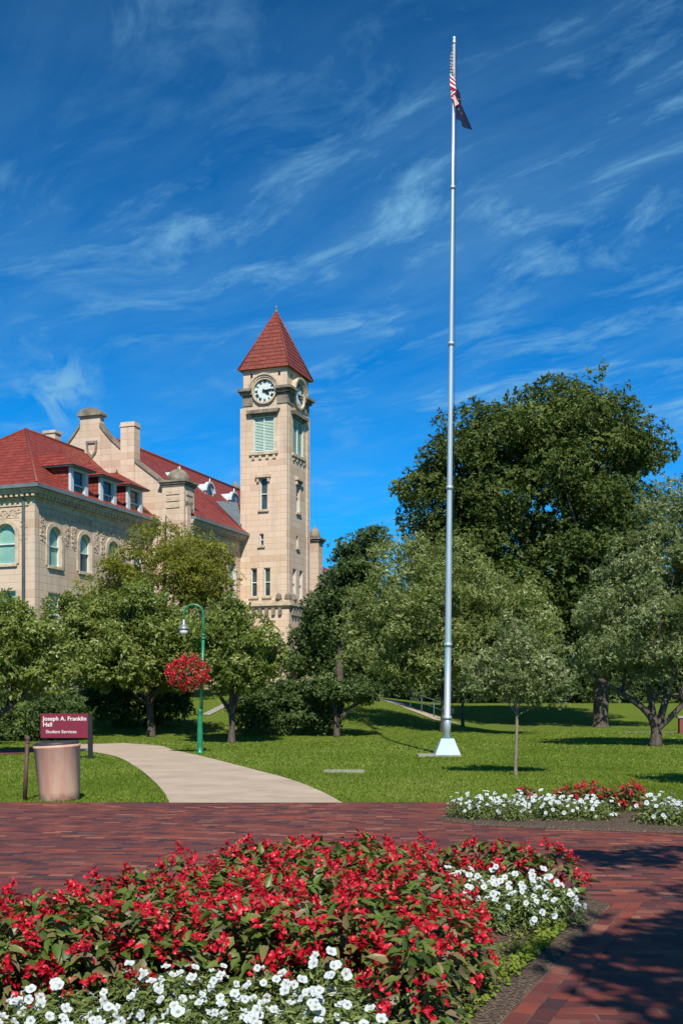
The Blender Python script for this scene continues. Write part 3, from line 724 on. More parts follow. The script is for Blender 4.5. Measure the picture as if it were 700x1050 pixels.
def window(P, x0, x1, y0, y1, parent, arch=False, upper='blind', lower='glass', fr=.07, d=.16, label=None):
    mb = BM(); mid = y0 + (y1 - y0) * .5
    ys_ = y1 - (x1 - x0) / 2 if arch else y1
    def bar(a0, a1, z0, z1, d0=d - .05, d1=d + .05):
        mb.prism([(a0, z0), (a1, z0), (a1, z1), (a0, z1)], d0, d1, P)
    bar(x0, x0 + fr, y0, ys_); bar(x1 - fr, x1, y0, ys_); bar(x0 + fr, x1 - fr, y0, y0 + fr); bar(x0 + fr, x1 - fr, mid - fr / 2, mid + fr / 2)
    if arch:
        o_ = arch_pts(x0, x1, y1); i_ = arch_pts(x0 + fr, x1 - fr, y1 - fr)
        for k in range(len(o_) - 1): mb.prism([o_[k], o_[k + 1], i_[k + 1], i_[k]], d - .05, d + .05, P)
    else: bar(x0 + fr, x1 - fr, y1 - fr, y1)
    wo_ = mb.build('window', M['frame'], parent)
    p1 = BM(); top = ([(x0, mid), (x1, mid), (x1, ys_)] + list(reversed(arch_pts(x0, x1, y1)))[1:-1] + [(x0, ys_)]) if arch else [(x0, mid), (x1, mid), (x1, y1), (x0, y1)]
    p1.face([P(a, d + .06, z) for a, z in top]); p1.build('pane', M[upper], wo_)
    p2 = BM(); p2.face([P(a, d + .05, z) for a, z in ((x0, y0), (x1, y0), (x1, mid), (x0, mid))]); p2.build('pane', M[lower], wo_)
    s = BM(); s.prism([(x0 - .12, y0 - .14), (x1 + .12, y0 - .14), (x1 + .12, y0), (x0 - .12, y0)], -.12, .2, P); s.build('sill', M['trim'], wo_)
    return wo_

# --- wing
EV = 13.0
fa = [(-2.45, -1.2), (-5.55, -4.3), (-8.65, -7.4)]; ra = [(1.25, 2.45), (4.25, 5.45), (7.25, 8.45), (10.2, 11.4)]
ops_f = [(a, b, 8.95, 11.15, True) for a, b in fa] + [(a, b, 5.1, 7.5) for a, b in fa]
ops_r = [(a, b, 8.95, 11.15, True) for a, b in ra] + [(a, b, 5.1, 7.5) for a, b in ra]
mb = BM(); wall(mb, PF(0), -10, 0, HB, 12.05, ops_f); wall(mb, PRT(0), 0, 12.4, HB, 12.05, ops_r)
mb.face([(-10, 0, HB), (-10, 0, 12.05), (-10, 12.4, 12.05), (-10, 12.4, HB)])
mb.build('wall', M['stone'], hall)
for a, b in fa:
    window(PF(0), a, b, 8.95, 11.15, hall, True, 'blind', 'blind'); window(PF(0), a, b, 5.1, 7.5, hall)
for i, (a, b) in enumerate(ra):
    window(PRT(0), a, b, 8.95, 11.15, hall, True, 'blind', 'glass' if i else 'blind'); window(PRT(0), a, b, 5.1, 7.5, hall)
def surround(P, a, b):
    m = BM(); o_ = arch_pts(a - .24, b + .24, 11.39); i_ = arch_pts(a, b, 11.15)
    for k in range(len(o_) - 1): m.prism([o_[k], o_[k + 1], i_[k + 1], i_[k]], -.07, .02, P)
    for x0, x1 in ((a - .24, a), (b, b + .24)): m.prism([(x0, 8.95), (x1, 8.95), (x1, 10.55), (x0, 10.55)], -.07, .02, P)
    m.build('window_surround', M['trim'], hall)
for a, b in fa: surround(PF(0), a, b)
for a, b in ra: surround(PRT(0), a, b)
# carved relief between the arches
def carving(P, a0, a1, skip, seed):
    rr = random.Random(seed)
    for s_ in skip:
        m = BM(); L, Rr = max(a0, s_ - 1.36), min(a1, s_ + 1.36)
        for x0, x1, z0, z1 in ((L, s_ - .88, 10.25, 11.42), (s_ + .88, Rr, 10.25, 11.42), (L, Rr, 11.42, 11.93)):
            m.prism([(x0, z0), (x1, z0), (x1, z1), (x0, z1)], -.02, .02, P)
        for a in np.arange(L + .06, Rr, .14):
            for zz in np.arange(10.3, 11.9, .13):
                c = a + rr.uniform(-.05, .05); zc = zz + rr.uniform(-.05, .05); r = rr.uniform(.035, .085)
                if (zc < 11.5 and abs(c - s_) < .97) or rr.random() < .2 or c > Rr - .05: continue
                m.prism([(c + r * math.cos(t * math.pi / 3) * rr.uniform(.6, 1.4), zc + r * math.sin(t * math.pi / 3) * rr.uniform(.6, 1.3)) for t in range(6)], -rr.uniform(.03, .08), .0, P)
        m.build('carved_relief', M['stone'], hall)
carving(PF(0), -9.7, -.35, [(a + b) / 2 for a, b in fa], 1)
carving(PRT(0), .45, 12.1, [(a + b) / 2 for a, b in ra], 2)
# quoin pier at the corner and downspout on the front
m = BM(); m.box(-.32, .05, -.05, .32, HB, 12.05); m.build('corner_pier', M['stone'], hall)
m = BM(); m.tube([(-.62, -.12, HB), (-.62, -.12, 12.3), (-.62, -.4, 12.75)], .085, 8); m.build('downspout', M['gutter'], hall)

def cornice(parent, pts_u, v0, v1, u_edge, z, front=True, right=True, f_u0=0, f_u1=0, dent=.34):
    """entablature along the front (v=v0, u f_u0..f_u1) and the right wall (u=u_edge, v v0..v1)"""
    m = BM(); g_ = BM(); dn = BM()
    steps = [(.06, z - .95, z - .62), (.14, z - .62, z - .52), (.42, z - .34, z - .2), (.50, z - .2, z - .09)]
    for pr, za, zb_ in steps:
        if front: m.box(f_u0, f_u1 + pr, v0 - pr, v0 + .2, za, zb_ - .002)
        if right: m.box(u_edge - .2, u_edge + pr, v0 + .2 if front else v0, v1, za, zb_ - .002)
    m.box(f_u0 + .01, f_u1 - .01, v0 + .02, v0 + .3, z - .95, z - .1) if front else None
    if front: g_.box(f_u0, f_u1 + .66, v0 - .66, v0 + .3, z - .09, z + .10)
    if right: g_.box(u_edge - .3, u_edge + .66, v0 + .3 if front else v0, v1, z - .09, z + .10)
    if front:
        for a in np.arange(f_u0 + .2, f_u1 + .2, dent): dn.box(a, a + dent * .5, v0 - .38, v0 + .1, z - .51, z - .342)
    if right:
        for a in np.arange(v0 + (.05 if front else .1), v1 - .2, dent): dn.box(u_edge - .1, u_edge + .38, a, a + dent * .5, z - .51, z - .342)
    m.build('cornice', M['trim'], parent); g_.build('gutter', M['gutter'], parent); dn.build('dentils', M['trim'], parent)
    return m
cornice(hall, None, 0, 12.4, 0, EV, True, True, -10, 0)
# wing roof (hipped)
m = BM(); e0, e1, ev0 = -10.5, .55, -.55; zr = 17.9; ze = EV + .1
m.face([(e0, ev0, ze), (e1, ev0, ze), (-5, 6.2, zr)]); m.face([(e1, ev0, ze), (e1, 12.4, ze), (-5, 12.4, zr), (-5, 6.2, zr)])
m.face([(e0, ev0, ze), (-5, 6.2, zr), (-5, 12.4, zr), (e0, 12.4, ze)]); m.face([(e0, ev0, ze), (e0, 12.4, ze), (e1, 12.4, ze), (e1, ev0, ze)])
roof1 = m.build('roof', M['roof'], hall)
m = BM()
for a, b in (((e1, ev0, ze), (-5, 6.2, zr)), ((e0, ev0, ze), (-5, 6.2, zr)), ((-5, 6.2, zr), (-5, 12.4, zr))): m.tube([a, b], .10, 8)
m.build('ridge_tiles', M['spire_tile'], roof1)
# dormers
for vc in (3.75, 6.8, 9.85):
    d = BM(); hw, uf = .88, .36
    d.box(uf - .14, uf, vc - hw, vc - hw + .3, 12.83, 14.63); d.box(uf - .14, uf, vc + hw - .3, vc + hw, 12.83, 14.63); d.box(uf - .14, uf, vc - hw + .3, vc + hw - .3, 14.48, 14.63); d.box(uf - .14, uf + .02, vc - hw + .3, vc + hw - .3, 12.83, 12.98)
    do = d.build('dormer', M['white_metal'], hall)
    d = BM(); d.box(-3.1, uf + .32, vc - hw - .3, vc + hw + .3, 14.63, 14.71); d.build('dormer_eave', M['gutter'], do)
    c = BM(); c.box(-2.4, uf - .14, vc - hw + .02, vc - hw + .12, 12.78, 14.63); c.box(-2.4, uf - .14, vc + hw - .12, vc + hw - .02, 12.78, 14.63); c.build('dormer_cheek', M['roof'], do)
    r_ = BM(); a, b, z0, z1 = vc - hw - .36, vc + hw + .36, 14.71, 15.73
    ux = uf + .40
    r_.face([(ux, a, z0), (ux, b, z0), (-.95, vc, z1)]); r_.face([(ux, a, z0), (-.95, vc, z1), (-3.2, vc, z1), (-3.2, a, z0)]); r_.face([(ux, b, z0), (-3.2, b, z0), (-3.2, vc, z1), (-.95, vc, z1)]); r_.face([(ux, a, z0), (-3.2, a, z0), (-3.2, b, z0), (ux, b, z0)])
    r_.tube([(-.95, vc, z1 - .06), (-.95, vc, z1 + .2)], [.08, .02], 8)
    r_.build('dormer_roof', M['roof'], do)
    f = BM(); P = PRT(uf)
    for x0, x1, y0, y1 in ((vc - .58, vc - .51, 12.98, 14.48), (vc + .51, vc + .58, 12.98, 14.48), (vc - .51, vc + .51, 13.68, 13.76)): f.prism([(x0, y0), (x1, y0), (x1, y1), (x0, y1)], .1, .2, P)
    f.build('dormer_window', M['frame'], do)
    f = BM(); f.face([P(a_, .18, z_) for a_, z_ in ((vc - .56, 12.93), (vc + .56, 12.93), (vc + .56, 14.53), (vc - .56, 14.53))]); f.build('dormer_pane', M['glass'], do)

# --- main block with its gable
GV, UC, UE, EM = 12.4, -4.5, 2.3, 13.2
half = [(.75, 20.15), (.75, 19.45), (1.1, 19.0), (1.6, 18.45), (2.3, 17.85), (3.3, 16.95), (5.5, 15.3), (7.1, 13.9)]
poly = [(UC - 7.1, HB), (UC + 7.1, HB)] + [(UC + a, z) for a, z in reversed(half)] + [(UC - a, z) for a, z in half]
m = BM(); m.prism(poly, 0, .5, PF(GV)); m.build('gable', M['stone'], hall)
m = BM(); cop = [(UC + a, z) for a, z in half[1:]]
for sgn in (1, -1):
    for (a, z), (a2, z2) in zip(half[1:], half[2:]):
        m.prism([(UC + sgn * a, z), (UC + sgn * a2, z2), (UC + sgn * a2, z2 + .2), (UC + sgn * a, z + .2)], -.1, .6, PF(GV))
m.prism([(UC - .9, 20.15), (UC + .9, 20.15), (UC + .9, 20.3), (UC + .45, 20.62), (UC - .45, 20.62), (UC - .9, 20.3)], -.18, .68, PF(GV))
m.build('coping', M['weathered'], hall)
m = BM(); sh = [(UC + .15 + a, z) for a, z in ((-.42, 18.5), (-.36, 17.75), (0, 17.35), (.36, 17.75), (.42, 18.5))]
shi = [(UC + .15 + (a - UC - .15) * .68, 18.02 + (z - 18.02) * .7) for a, z in sh]
for i in range(5): m.prism([sh[i], sh[(i + 1) % 5], shi[(i + 1) % 5], shi[i]], -.1, .02, PF(GV))
m.build('shield', M['weathered'], hall)
m = BM(); m.box(-2.15, -1.15, GV - .12, GV + .62, 15, 19.2); m.box(-2.2, -1.1, GV - .17, GV + .67, 19.2, 19.3); m.box(-2.15, -1.15, GV - .12, GV + .62, 19.3, 19.5)
m.build('chimney', M['tower_stone'], hall)
m = BM(); m.box(-9.85, -8.95, 15, 15.7, 14, 20.0); m.box(-9.92, -8.88, 14.93, 15.77, 20.0, 20.2); m.build('chimney', M['stone'], hall)
VEND, VE2 = 37, 32.6      # the far end runs askew: the left side is longer than the right
mw = [(14.6 + 2.3 * i, 15.6 + 2.3 * i) for i in range(3)]
m = BM(); wall(m, PRT(UE), GV + .5, 21.0, HB, 12.25, [(a, b, 8.7, 11.1) for a, b in mw] + [(a, b, 4.9, 7.4) for a, b in mw]); wall(m, PRT(UE - .1), 21.0, VE2, HB, 12.25, [])
m.face([(UC - 7, GV + .5, HB), (UC - 7, VEND, HB), (UC - 7, VEND, EM), (UC - 7, GV + .5, EM)]); m.face([(UC - 7, VEND, HB), (UC, VEND, HB), (UC, VEND, 19.2), (UC - 7, VEND, EM)]); m.face([(UC, VEND, HB), (UE - .1, VE2, HB), (UE - .1, VE2, EM), (UC, VEND, 19.2)])
m.build('wall', M['stone'], hall)
for a, b in mw:
    window(PRT(UE), a, b, 8.7, 11.1, hall); window(PRT(UE), a, b, 4.9, 7.4, hall)
cornice(hall, None, GV + .5, 21.0, UE, EM, False, True)
m = BM(); zr = 19.3
m.face([(UE + .6, GV + .5, EM + .1), (UE + .6, 21.0, EM + .1), (UC, 21.0, zr), (UC, GV + .5, zr)])
m.face([(UE + .6 - .5, 21.0, EM + .1 + .44), (UE + .1, VE2, EM + .54), (UC, VEND, zr), (UC, 21.0, zr)])
m.face([(UC - 7.4, GV + .5, EM + .1), (UC, GV + .5, zr), (UC, VEND, zr), (UC - 7.4, VEND, EM + .1)])
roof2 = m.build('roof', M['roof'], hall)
m = BM(); m.tube([(UC, GV + .5, zr), (UC, VEND, zr)], .13, 8); m.build('ridge_tiles', M['spire_tile'], roof2)
# round-windowed metal dormers on the main roof
for vc in (18.4, 23.0, 27.1):
    d = BM(); uf = -1.15; zc = 16.8; r = .64
    pr = [(-r, -.95)] + [(-r * math.cos(math.pi * k / 10), r * math.sin(math.pi * k / 10)) for k in range(11)] + [(r, -.95)]
    d.prism([(vc + a, zc + z) for a, z in pr], 0, 3.0, PRT(uf))
    pr2 = [(a * 1.18, z * 1.15 + .03) for a, z in pr[1:-1]]
    for (a, z), (a2, z2), (b, y_), (b2, y2) in zip(pr[1:-1], pr[2:-1], pr2, pr2[1:]): d.prism([(vc + a, zc + z), (vc + a2, zc + z2), (vc + b2, zc + y2), (vc + b, zc + y_)], -.12, .15, PRT(uf))
    d.tube([(uf, vc, zc + r), (uf, vc, zc + r + .38)], [.09, .03], 6)
    do = d.build('round_dormer', M['white_metal'], hall)
    e = BM(); e.prism([(vc + .33 * math.cos(t * math.pi / 8), zc + .44 * math.sin(t * math.pi / 8) - .05) for t in range(16)], -.02, .05, PRT(uf)); e.build('dormer_pane', M['glass'], do)
m = BM(); A_, B_, C_, D_ = (UE + .1, 20.6, 13.8), (-.3, 22.2, 15.98), (.3, 24.6, 16.25), (UE + .1, 21.0, 14.1)
bot = [(p[0] - .12, p[1] + .3, p[2] - .5) for p in (A_, B_, C_, D_)]
m.face([A_, B_, C_, D_]); m.face(bot[::-1])
for k in range(4):
    a, b = (A_, B_, C_, D_)[k], (A_, B_, C_, D_)[(k + 1) % 4]; m.face([a, bot[k], bot[(k + 1) % 4], b])
m.build('roof_cricket', M['gutter'], hall)

def turret(u0, u1, v0, v1, zb, zt, parent=hall, carve=True):
    m = BM(); m.box(u0, u1, v0, v1, zb, zt); m.build('turret', M['stone'], parent)
    t_ = parent.children[-1]
    m = BM(); cu, cv = (u0 + u1) / 2, (v0 + v1) / 2; hw = (u1 - u0) / 2
    for pr, za, zb_ in ((.06, zt - .12, zt), (.14, zt, zt + .12), (.22, zt + .12, zt + .24)): m.box(u0 - pr, u1 + pr, v0 - pr, v1 + pr, za, zb_ - .002)
    m.lathe((cu, cv, zt + .24), [(hw * .92, 0), (hw * .92, .18), (hw * .84, .42), (hw * .62, .66), (hw * .3, .8), (.06, .84), (.06, .95), (.02, 1.0)], 16)
    m.build('turret_cap', M['weathered'], t_)
    if carve:
        m = BM()
        for zc in np.arange(zt - 1.5, zt - .3, .42):
            m.box(u0 + .3, u1 - .3, v0 - .05, v0 + .05, zc, zc + .26); m.box(u1 - .05, u1 + .05, v0 + .3, v1 - .3, zc, zc + .26)
        m.build('turret_panel', M['trim'], t_)
    return t_
turret(.95, 2.5, 12.15, 13.55, HB, 15.25)
turret(-6.4, -5.5, 37, 37.9, 12, 19.4, carve=False)
# short rear block that shows right of the tower
m = BM(); m.box(2.2, 4.5, 29.5, 36, HB, 11.69); m.build('wall', M['stone'], hall)
m = BM(); m.face([(2.0, 29.2, 11.7), (4.6, 29.25, 11.7), (2.2, 32.5, 13.2)]); m.face([(4.6, 29.25, 11.7), (4.6, 36, 11.7), (2.2, 32.5, 13.2)]); m.face([(2.0, 29.2, 11.7), (2.2, 32.5, 13.2), (4.6, 36, 11.7), (2.0, 36, 11.7)]); m.build('roof', M['roof'], hall)
turret(4.0, 4.95, 29.2, 30.15, HB, 13.8, carve=False)

# --- tower
TU0, TU1, TV0, TV1 = 2.3, 5.8, 21.0, 25.1
TC, TW = (TU0 + TU1) / 2, (TV0 + TV1) / 2
PT, PR_ = PF(TV0), PRT(TU1)
Z0, ZL, ZS = HB, 8.45, 22.1          # base, ledge, top of shaft
of = [(TC - .80, TC + .80, 18.95, 21.45), (TC - .30, TC + .26, 14.9, 17.15), (TC - .34, TC - .02, 12.4, 13.25), (TC - 1.0, TC - .52, 8.85, 10.85), (TC + .0, TC + .48, 8.85, 10.85)]
orr = [(TW - .95, TW + .95, 18.95, 21.45), (TW - .32, TW + .30, 14.9, 17.15), (TW - .36, TW + .0, 12.4, 13.25), (TW - 1.0, TW - .4, 8.85, 10.85), (TW + .25, TW + .85, 8.85, 10.85)]
m = BM(); wall(m, PT, TU0, TU1, ZL, ZS, of); wall(m, PR_, TV0, TV1, ZL, ZS, orr)
m.face([(TU0, TV0, ZL), (TU0, TV1, ZL), (TU0, TV1, ZS), (TU0, TV0, ZS)]); m.face([(TU0, TV1, ZL), (TU1, TV1, ZL), (TU1, TV1, ZS), (TU0, TV1, ZS)])
m.build('shaft', M['tower_stone'], tower)
m = BM()
# corner piers slightly proud, so that each face has a sunken panel
for (a, b) in ((TU0 - .03, TU0 + .42), (TU1 - .42, TU1 + .03)): m.box(a, b, TV0 - .07, TV0 + .2, ZL, ZS - .01)
for (a, b) in ((TV0 + .2, TV0 + .5), (TV1 - .5, TV1 + .03)): m.box(TU1 - .2, TU1 + .07, a, b, ZL, ZS - .01)
m.build('corner_pier', M['tower_stone'], tower)
m = BM(); m.box(TU0 - .25, TU1 + .25, TV0 - .25, TV1 + .2, Z0, ZL - .45); m.build('base', M['tower_stone'], tower)
m = BM()
for pr, za, zb_ in ((.34, ZL - .45, ZL - .3), (.48, ZL - .3, ZL - .12), (.3, ZL - .12, ZL + .1)): m.box(TU0 - pr, TU1 + pr, TV0 - pr, TV1 + pr, za, zb_ - .002)
m.build('ledge', M['trim'], tower)
m = BM()  # scrolled ornaments on the ledge corner and brackets beneath it
for (x, y) in ((TU1 + .1, TV0 - .1), (TU1 - .55, TV0 - .2), (TU1 + .2, TV0 + .65)):
    m = BM(); m.lathe((x, y, ZL + .1), [(.22, 0), (.25, .12), (.16, .2), (.2, .32), (.11, .45), (.05, .52)], 10); m.build('ornament', M['weathered'], tower)
m = BM()
for a in np.arange(TU0, TU1, .5): m.box(a, a + .22, TV0 - .42, TV0 - .2, ZL - .95, ZL - .45)
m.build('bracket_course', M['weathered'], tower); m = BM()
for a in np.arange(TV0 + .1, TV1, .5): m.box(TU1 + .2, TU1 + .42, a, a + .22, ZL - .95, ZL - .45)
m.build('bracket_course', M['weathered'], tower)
def louver(P, x0, x1, y0, y1):
    f = BM(); c = (x0 + x1) / 2
    for a, b, z0, z1 in ((x0, x0 + .09, y0, y1), (x1 - .09, x1, y0, y1), (c - .04, c + .04, y0, y1), (x0 + .09, x1 - .09, y1 - .08, y1), (x0 + .09, x1 - .09, y0, y0 + .08)):
        f.prism([(a, z0), (b, z0), (b, z1), (a, z1)], .05 if a != x0 + .09 else .06, .2, P)
    lo = f.build('louver', M['louver'], tower)
    s = BM()
    for k in range(22):
        z = y0 + .08 + (y1 - y0 - .16) * k / 22; dz_ = (y1 - y0 - .16) / 22
        s.face([P(x0 + .09, .11, z), P(x1 - .09, .11, z), P(x1 - .09, .19, z + dz_ * .95), P(x0 + .09, .19, z + dz_ * .95)])
        s.face([P(x0 + .09, .19, z + dz_ * .95), P(x1 - .09, .19, z + dz_ * .95), P(x1 - .09, .11, z + dz_), P(x0 + .09, .11, z + dz_)])
    s.build('slats', M['louver'], lo)
    s = BM(); s.prism([(x0 - .28, y0 - .2), (x1 + .28, y0 - .2), (x1 + .28, y0), (x0 - .28, y0)], -.14, .1, P)
    for a in np.linspace(x0 - .1, x1 - .1, 4): s.prism([(a, y0 - .5), (a + .2, y0 - .5), (a + .2, y0 - .2), (a, y0 - .2)], -.09, .1, P)
    s.build('sill', M['trim'], lo)
louver(PT, *of[0]); louver(PR_, *orr[0])
for P, L in ((PT, of[1:]), (PR_, orr[1:])):
    for q in L: window(P, *q, tower, False, 'glass', 'glass', .06)
    m = BM(); x0, x1, y0, y1 = L[0]
    m.prism([(x0 - .28, y1), (x1 + .28, y1), (x1 + .28, y1 + .2), (x0 - .28, y1 + .2)], -.22, .1, P)
    for a in (x0 - .2, x1 + .04): m.prism([(a, y1 - .3), (a + .16, y1 - .3), (a + .16, y1), (a, y1)], -.15, .05, P)
    m.build('lintel', M['trim'], tower)
    x0, x1, y0, y1 = (of if P is PT else orr)[0]
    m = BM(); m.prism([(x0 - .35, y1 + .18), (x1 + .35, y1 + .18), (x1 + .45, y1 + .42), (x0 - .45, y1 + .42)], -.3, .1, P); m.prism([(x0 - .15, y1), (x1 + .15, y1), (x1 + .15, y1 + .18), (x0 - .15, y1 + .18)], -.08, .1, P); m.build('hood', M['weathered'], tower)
# clock storey
CU0, CU1, CV0, CV1 = TU0 + .16, TU1 - .02, TV0 + .04, TV1 - .1
ZC0, ZC1 = ZS, 24.75
m = BM(); m.box(CU0, CU1, CV0, CV1, ZC0, ZC1); m.build('clock_storey', M['tower_stone'], tower)
zcl = 23.2; clk = [(PF(CV0), (CU0 + CU1) / 2, .80), (PRT(CU1), (CV0 + CV1) / 2, .85)]
for P, c, r in clk:
    lo, hi = (CU0, CU1) if P is clk[0][0] else (CV0, CV1)
    m = BM()    # arched hood over the dial, standing on the cornice blocks
    n = 16
    for r0, r1, d0 in ((r + .14, r + .28, -.26), (r + .28, r + .40, -.34)):
        for k in range(n):
            t0, t1 = math.pi * k / n, math.pi * (k + 1) / n
            m.prism([(c + r0 * math.cos(t0), zcl + r0 * math.sin(t0)), (c + r1 * math.cos(t0), zcl + r1 * math.sin(t0)), (c + r1 * math.cos(t1), zcl + r1 * math.sin(t1)), (c + r0 * math.cos(t1), zcl + r0 * math.sin(t1))], d0, .02, P)
    m.build('arch', M['trim'], tower)
    for a0, a1 in ((lo - .32, c - r - .12), (c + r + .12, hi + .32)):
        m = BM(); b0, b1 = (a0 + .14, a1) if a0 < c - r - .3 and a1 < c else (a0, a1 - .14)
        m.prism([(a0, zcl + .02), (a1, zcl + .02), (a1, zcl + .2), (a0, zcl + .2)], -.42, .1, P)
        m.prism([(b0, zcl - .2), (b1, zcl - .2), (b1, zcl + .02), (b0, zcl + .02)], -.24, .1, P)
        e0_, e1_ = (b0 + .14, b1) if a1 < c else (b0, b1 - .14)
        m.prism([(e0_, zcl - .95), (e1_, zcl - .95), (e1_, zcl - .2), (e0_, zcl - .2)], -.07, .1, P)
        m.build('cornice', M['weathered'], tower)
    m = BM()
    for k in range(28):
        t0, t1 = 2 * math.pi * k / 28, 2 * math.pi * (k + 1) / 28
        r0, r1 = r, r + .13
        m.prism([(c + q * math.cos(t), zcl + q * math.sin(t)) for q, t in ((r0, t0), (r1, t0), (r1, t1), (r0, t1))], -.2, .02, P)
    clo = m.build('clock', M['trim'], tower)
    m = BM(); m.prism([(c + (r - .005) * math.cos(2 * math.pi * k / 28), zcl + (r - .005) * math.sin(2 * math.pi * k / 28)) for k in range(28)], -.05, .02, P); m.build('dial', M['clock_face'], clo)
    m = BM()
    NUM = ['XII', 'I', 'II', 'III', 'IIII', 'V', 'VI', 'VII', 'VIII', 'IX', 'X', 'XI']
    sgn = 1.0
    for h_, s_ in enumerate(NUM):
        th = math.pi / 2 - 2 * math.pi * h_ / 12
        ux_, uz = math.cos(th), math.sin(th)          # outward on the dial
        tx, tz = uz, -ux_                              # clockwise tangent
        wds = {'I': .06, 'V': .12, 'X': .12}; tot = sum(wds[q] for q in s_); x_ = -tot / 2
        ri, ro = r * .68, r * .93
        def bar(xa, xb, wd):
            pts = []
            for xx, rr_ in ((xa - wd, ri), (xa + wd, ri), (xb + wd, ro), (xb - wd, ro)):
                pts.append((c + ux_ * rr_ + tx * xx, zcl + uz * rr_ + tz * xx))
            m.prism(pts, -.075, -.045, P)
        for q in s_:
            xm = x_ + wds[q] / 2
            if q == 'I': bar(xm, xm, .022)
            elif q == 'V': bar(xm, xm - .045, .02); bar(xm, xm + .045, .014)
            else: bar(xm - .045, xm + .045, .014); bar(xm + .045, xm - .045, .02)
            x_ += wds[q]
    m.build('numerals', M['clock_black'], clo)
    for ang, L, wd in ((math.pi / 2 - 2 * math.pi * (4.24 / 12), r * .58, .07), (math.pi / 2 - 2 * math.pi * (14 / 60), r * .86, .045)):
        m = BM(); ux_, uz = math.cos(ang), math.sin(ang)
        m.prism([(c + ux_ * l + -uz * w_, zcl + uz * l + ux_ * w_) for l, w_ in ((-.16, wd), (-.16, -wd), (L * .7, -wd * 1.2), (L, 0), (L * .7, wd * 1.2))], -.11 if L < r * .7 else -.14, -.08 if L < r * .7 else -.112, P)
        m.build('clock_hand', M['clock_black'], clo)
    for a in (c - r - .30, c + r + .20):   # small square vents under the eaves
        m = BM(); m.prism([(a, 24.2), (a + .16, 24.2), (a + .16, 24.48), (a, 24.48)], -.012, .01, P)
        m.build('vent', M['clock_black'], tower)
# spire of overlapping tile courses
m = BM(); n = 15; zt0, zt1 = ZC1, 29.45; ov = .26
for k in range(n):
    f0, f1 = k / n, (k + 1) / n
    def rect(f, ex):
        hw, hv = ((CU1 - CU0) / 2 + ov) * (1 - f) + ex, ((CV1 - CV0) / 2 + ov) * (1 - f) + ex
        cu, cv = (CU0 + CU1) / 2, (CV0 + CV1) / 2
        return (cu - hw, cu + hw, cv - hv, cv + hv)
    m.frustum(rect(f0, .035), rect(f1, .0), zt0 + (zt1 - zt0) * f0, zt0 + (zt1 - zt0) * f1 - .001)
sp = m.build('spire', M['spire_tile'], tower)
m = BM(); cu, cv = (CU0 + CU1) / 2, (CV0 + CV1) / 2; r0 = rect(0, .03)
for a in (r0[0], r0[1]):
    for b in (r0[2], r0[3]): m.tube([(a, b, zt0 + .05), (cu, cv, zt1)], .055, 6)
m.build('hip_tiles', M['spire_tile'], sp)
m = BM(); m.lathe((cu, cv, zt1 - .15), [(.1, 0), (.13, .1), (.05, .2), (.04, .3), (.09, .38), (.05, .46), (.01, .52)], 10); m.build('finial', M['weathered'], sp)

# brick wall at the right
m = MB(); m.box(-2.5, 2.5, -.15, .15, 0, .8); wl = m.build('brick_wall', M['paver_edge']); 
m = MB(); m.box(-2.6, 2.6, -.2, .2, .8, .9); m.build('wall_cap', M['slab'], wl)
wl.location = (18.6, 53.6, gz(18.6, 53.6) - .05); tag(wl, 'low brick wall with a pale cap at the right edge of the lawn', 'wall')

# ------------------------------------------------------------------ flagpole and flags
FX, FY = 3.03, 32.3
fp = empty('flagpole', (FX, FY, 0)); tag(fp, 'very tall silver flagpole on a pale pedestal in the lawn', 'flagpole')
m = MB(); m.box(-.85, .36, -.55, .45, -.05, .045); m.build('footing', M['slab'], fp)
m = MB(); m.frustum((-.36, .36, -.36, .36), (-.17, .19, -.17, .17), .045, .5); m.build('pedestal', M['pole_base'], fp)
LEAN = .21 / 20.7
def pole_at(z): return (z * LEAN, 0, z)
prof = [(.48, .118), (1.1, .118), (1.11, .108), (3.2, .104), (6.4, .090), (7.8, .086), (11.9, .072), (16.4, .058), (20.5, .042)]
m = MB(); m.tube([pole_at(z) for z, r in prof], [r * .9 for z, r in prof], 16); m.build('shaft', M['pole'], fp)
m = MB()
for z, r in ((1.1, .13), (3.2, .122), (7.72, .104), (11.87, .09), (16.37, .074)): m.tube([pole_at(z - .05), pole_at(z + .05)], r, 16)
m.build('joint_ring', M['pole'], fp)
m = MB(); m.lathe(pole_at(20.5), [(.045, 0), (.055, .03), (.05, .08), (.035, .1), (.055, .14), (.05, .19), (.02, .22)], 12); m.build('finial', M['pole'], fp)
m = MB(); m.tube([(.16 + .05 * 0, -.02, 1.3), (.20, -.03, 8), (.27, -.03, 20.4)], .008, 5)
for z in (1.3,): m.box(.11, .2, -.05, .01, z - .08, z + .08)
m.build('halyard', M['black_metal'], fp)

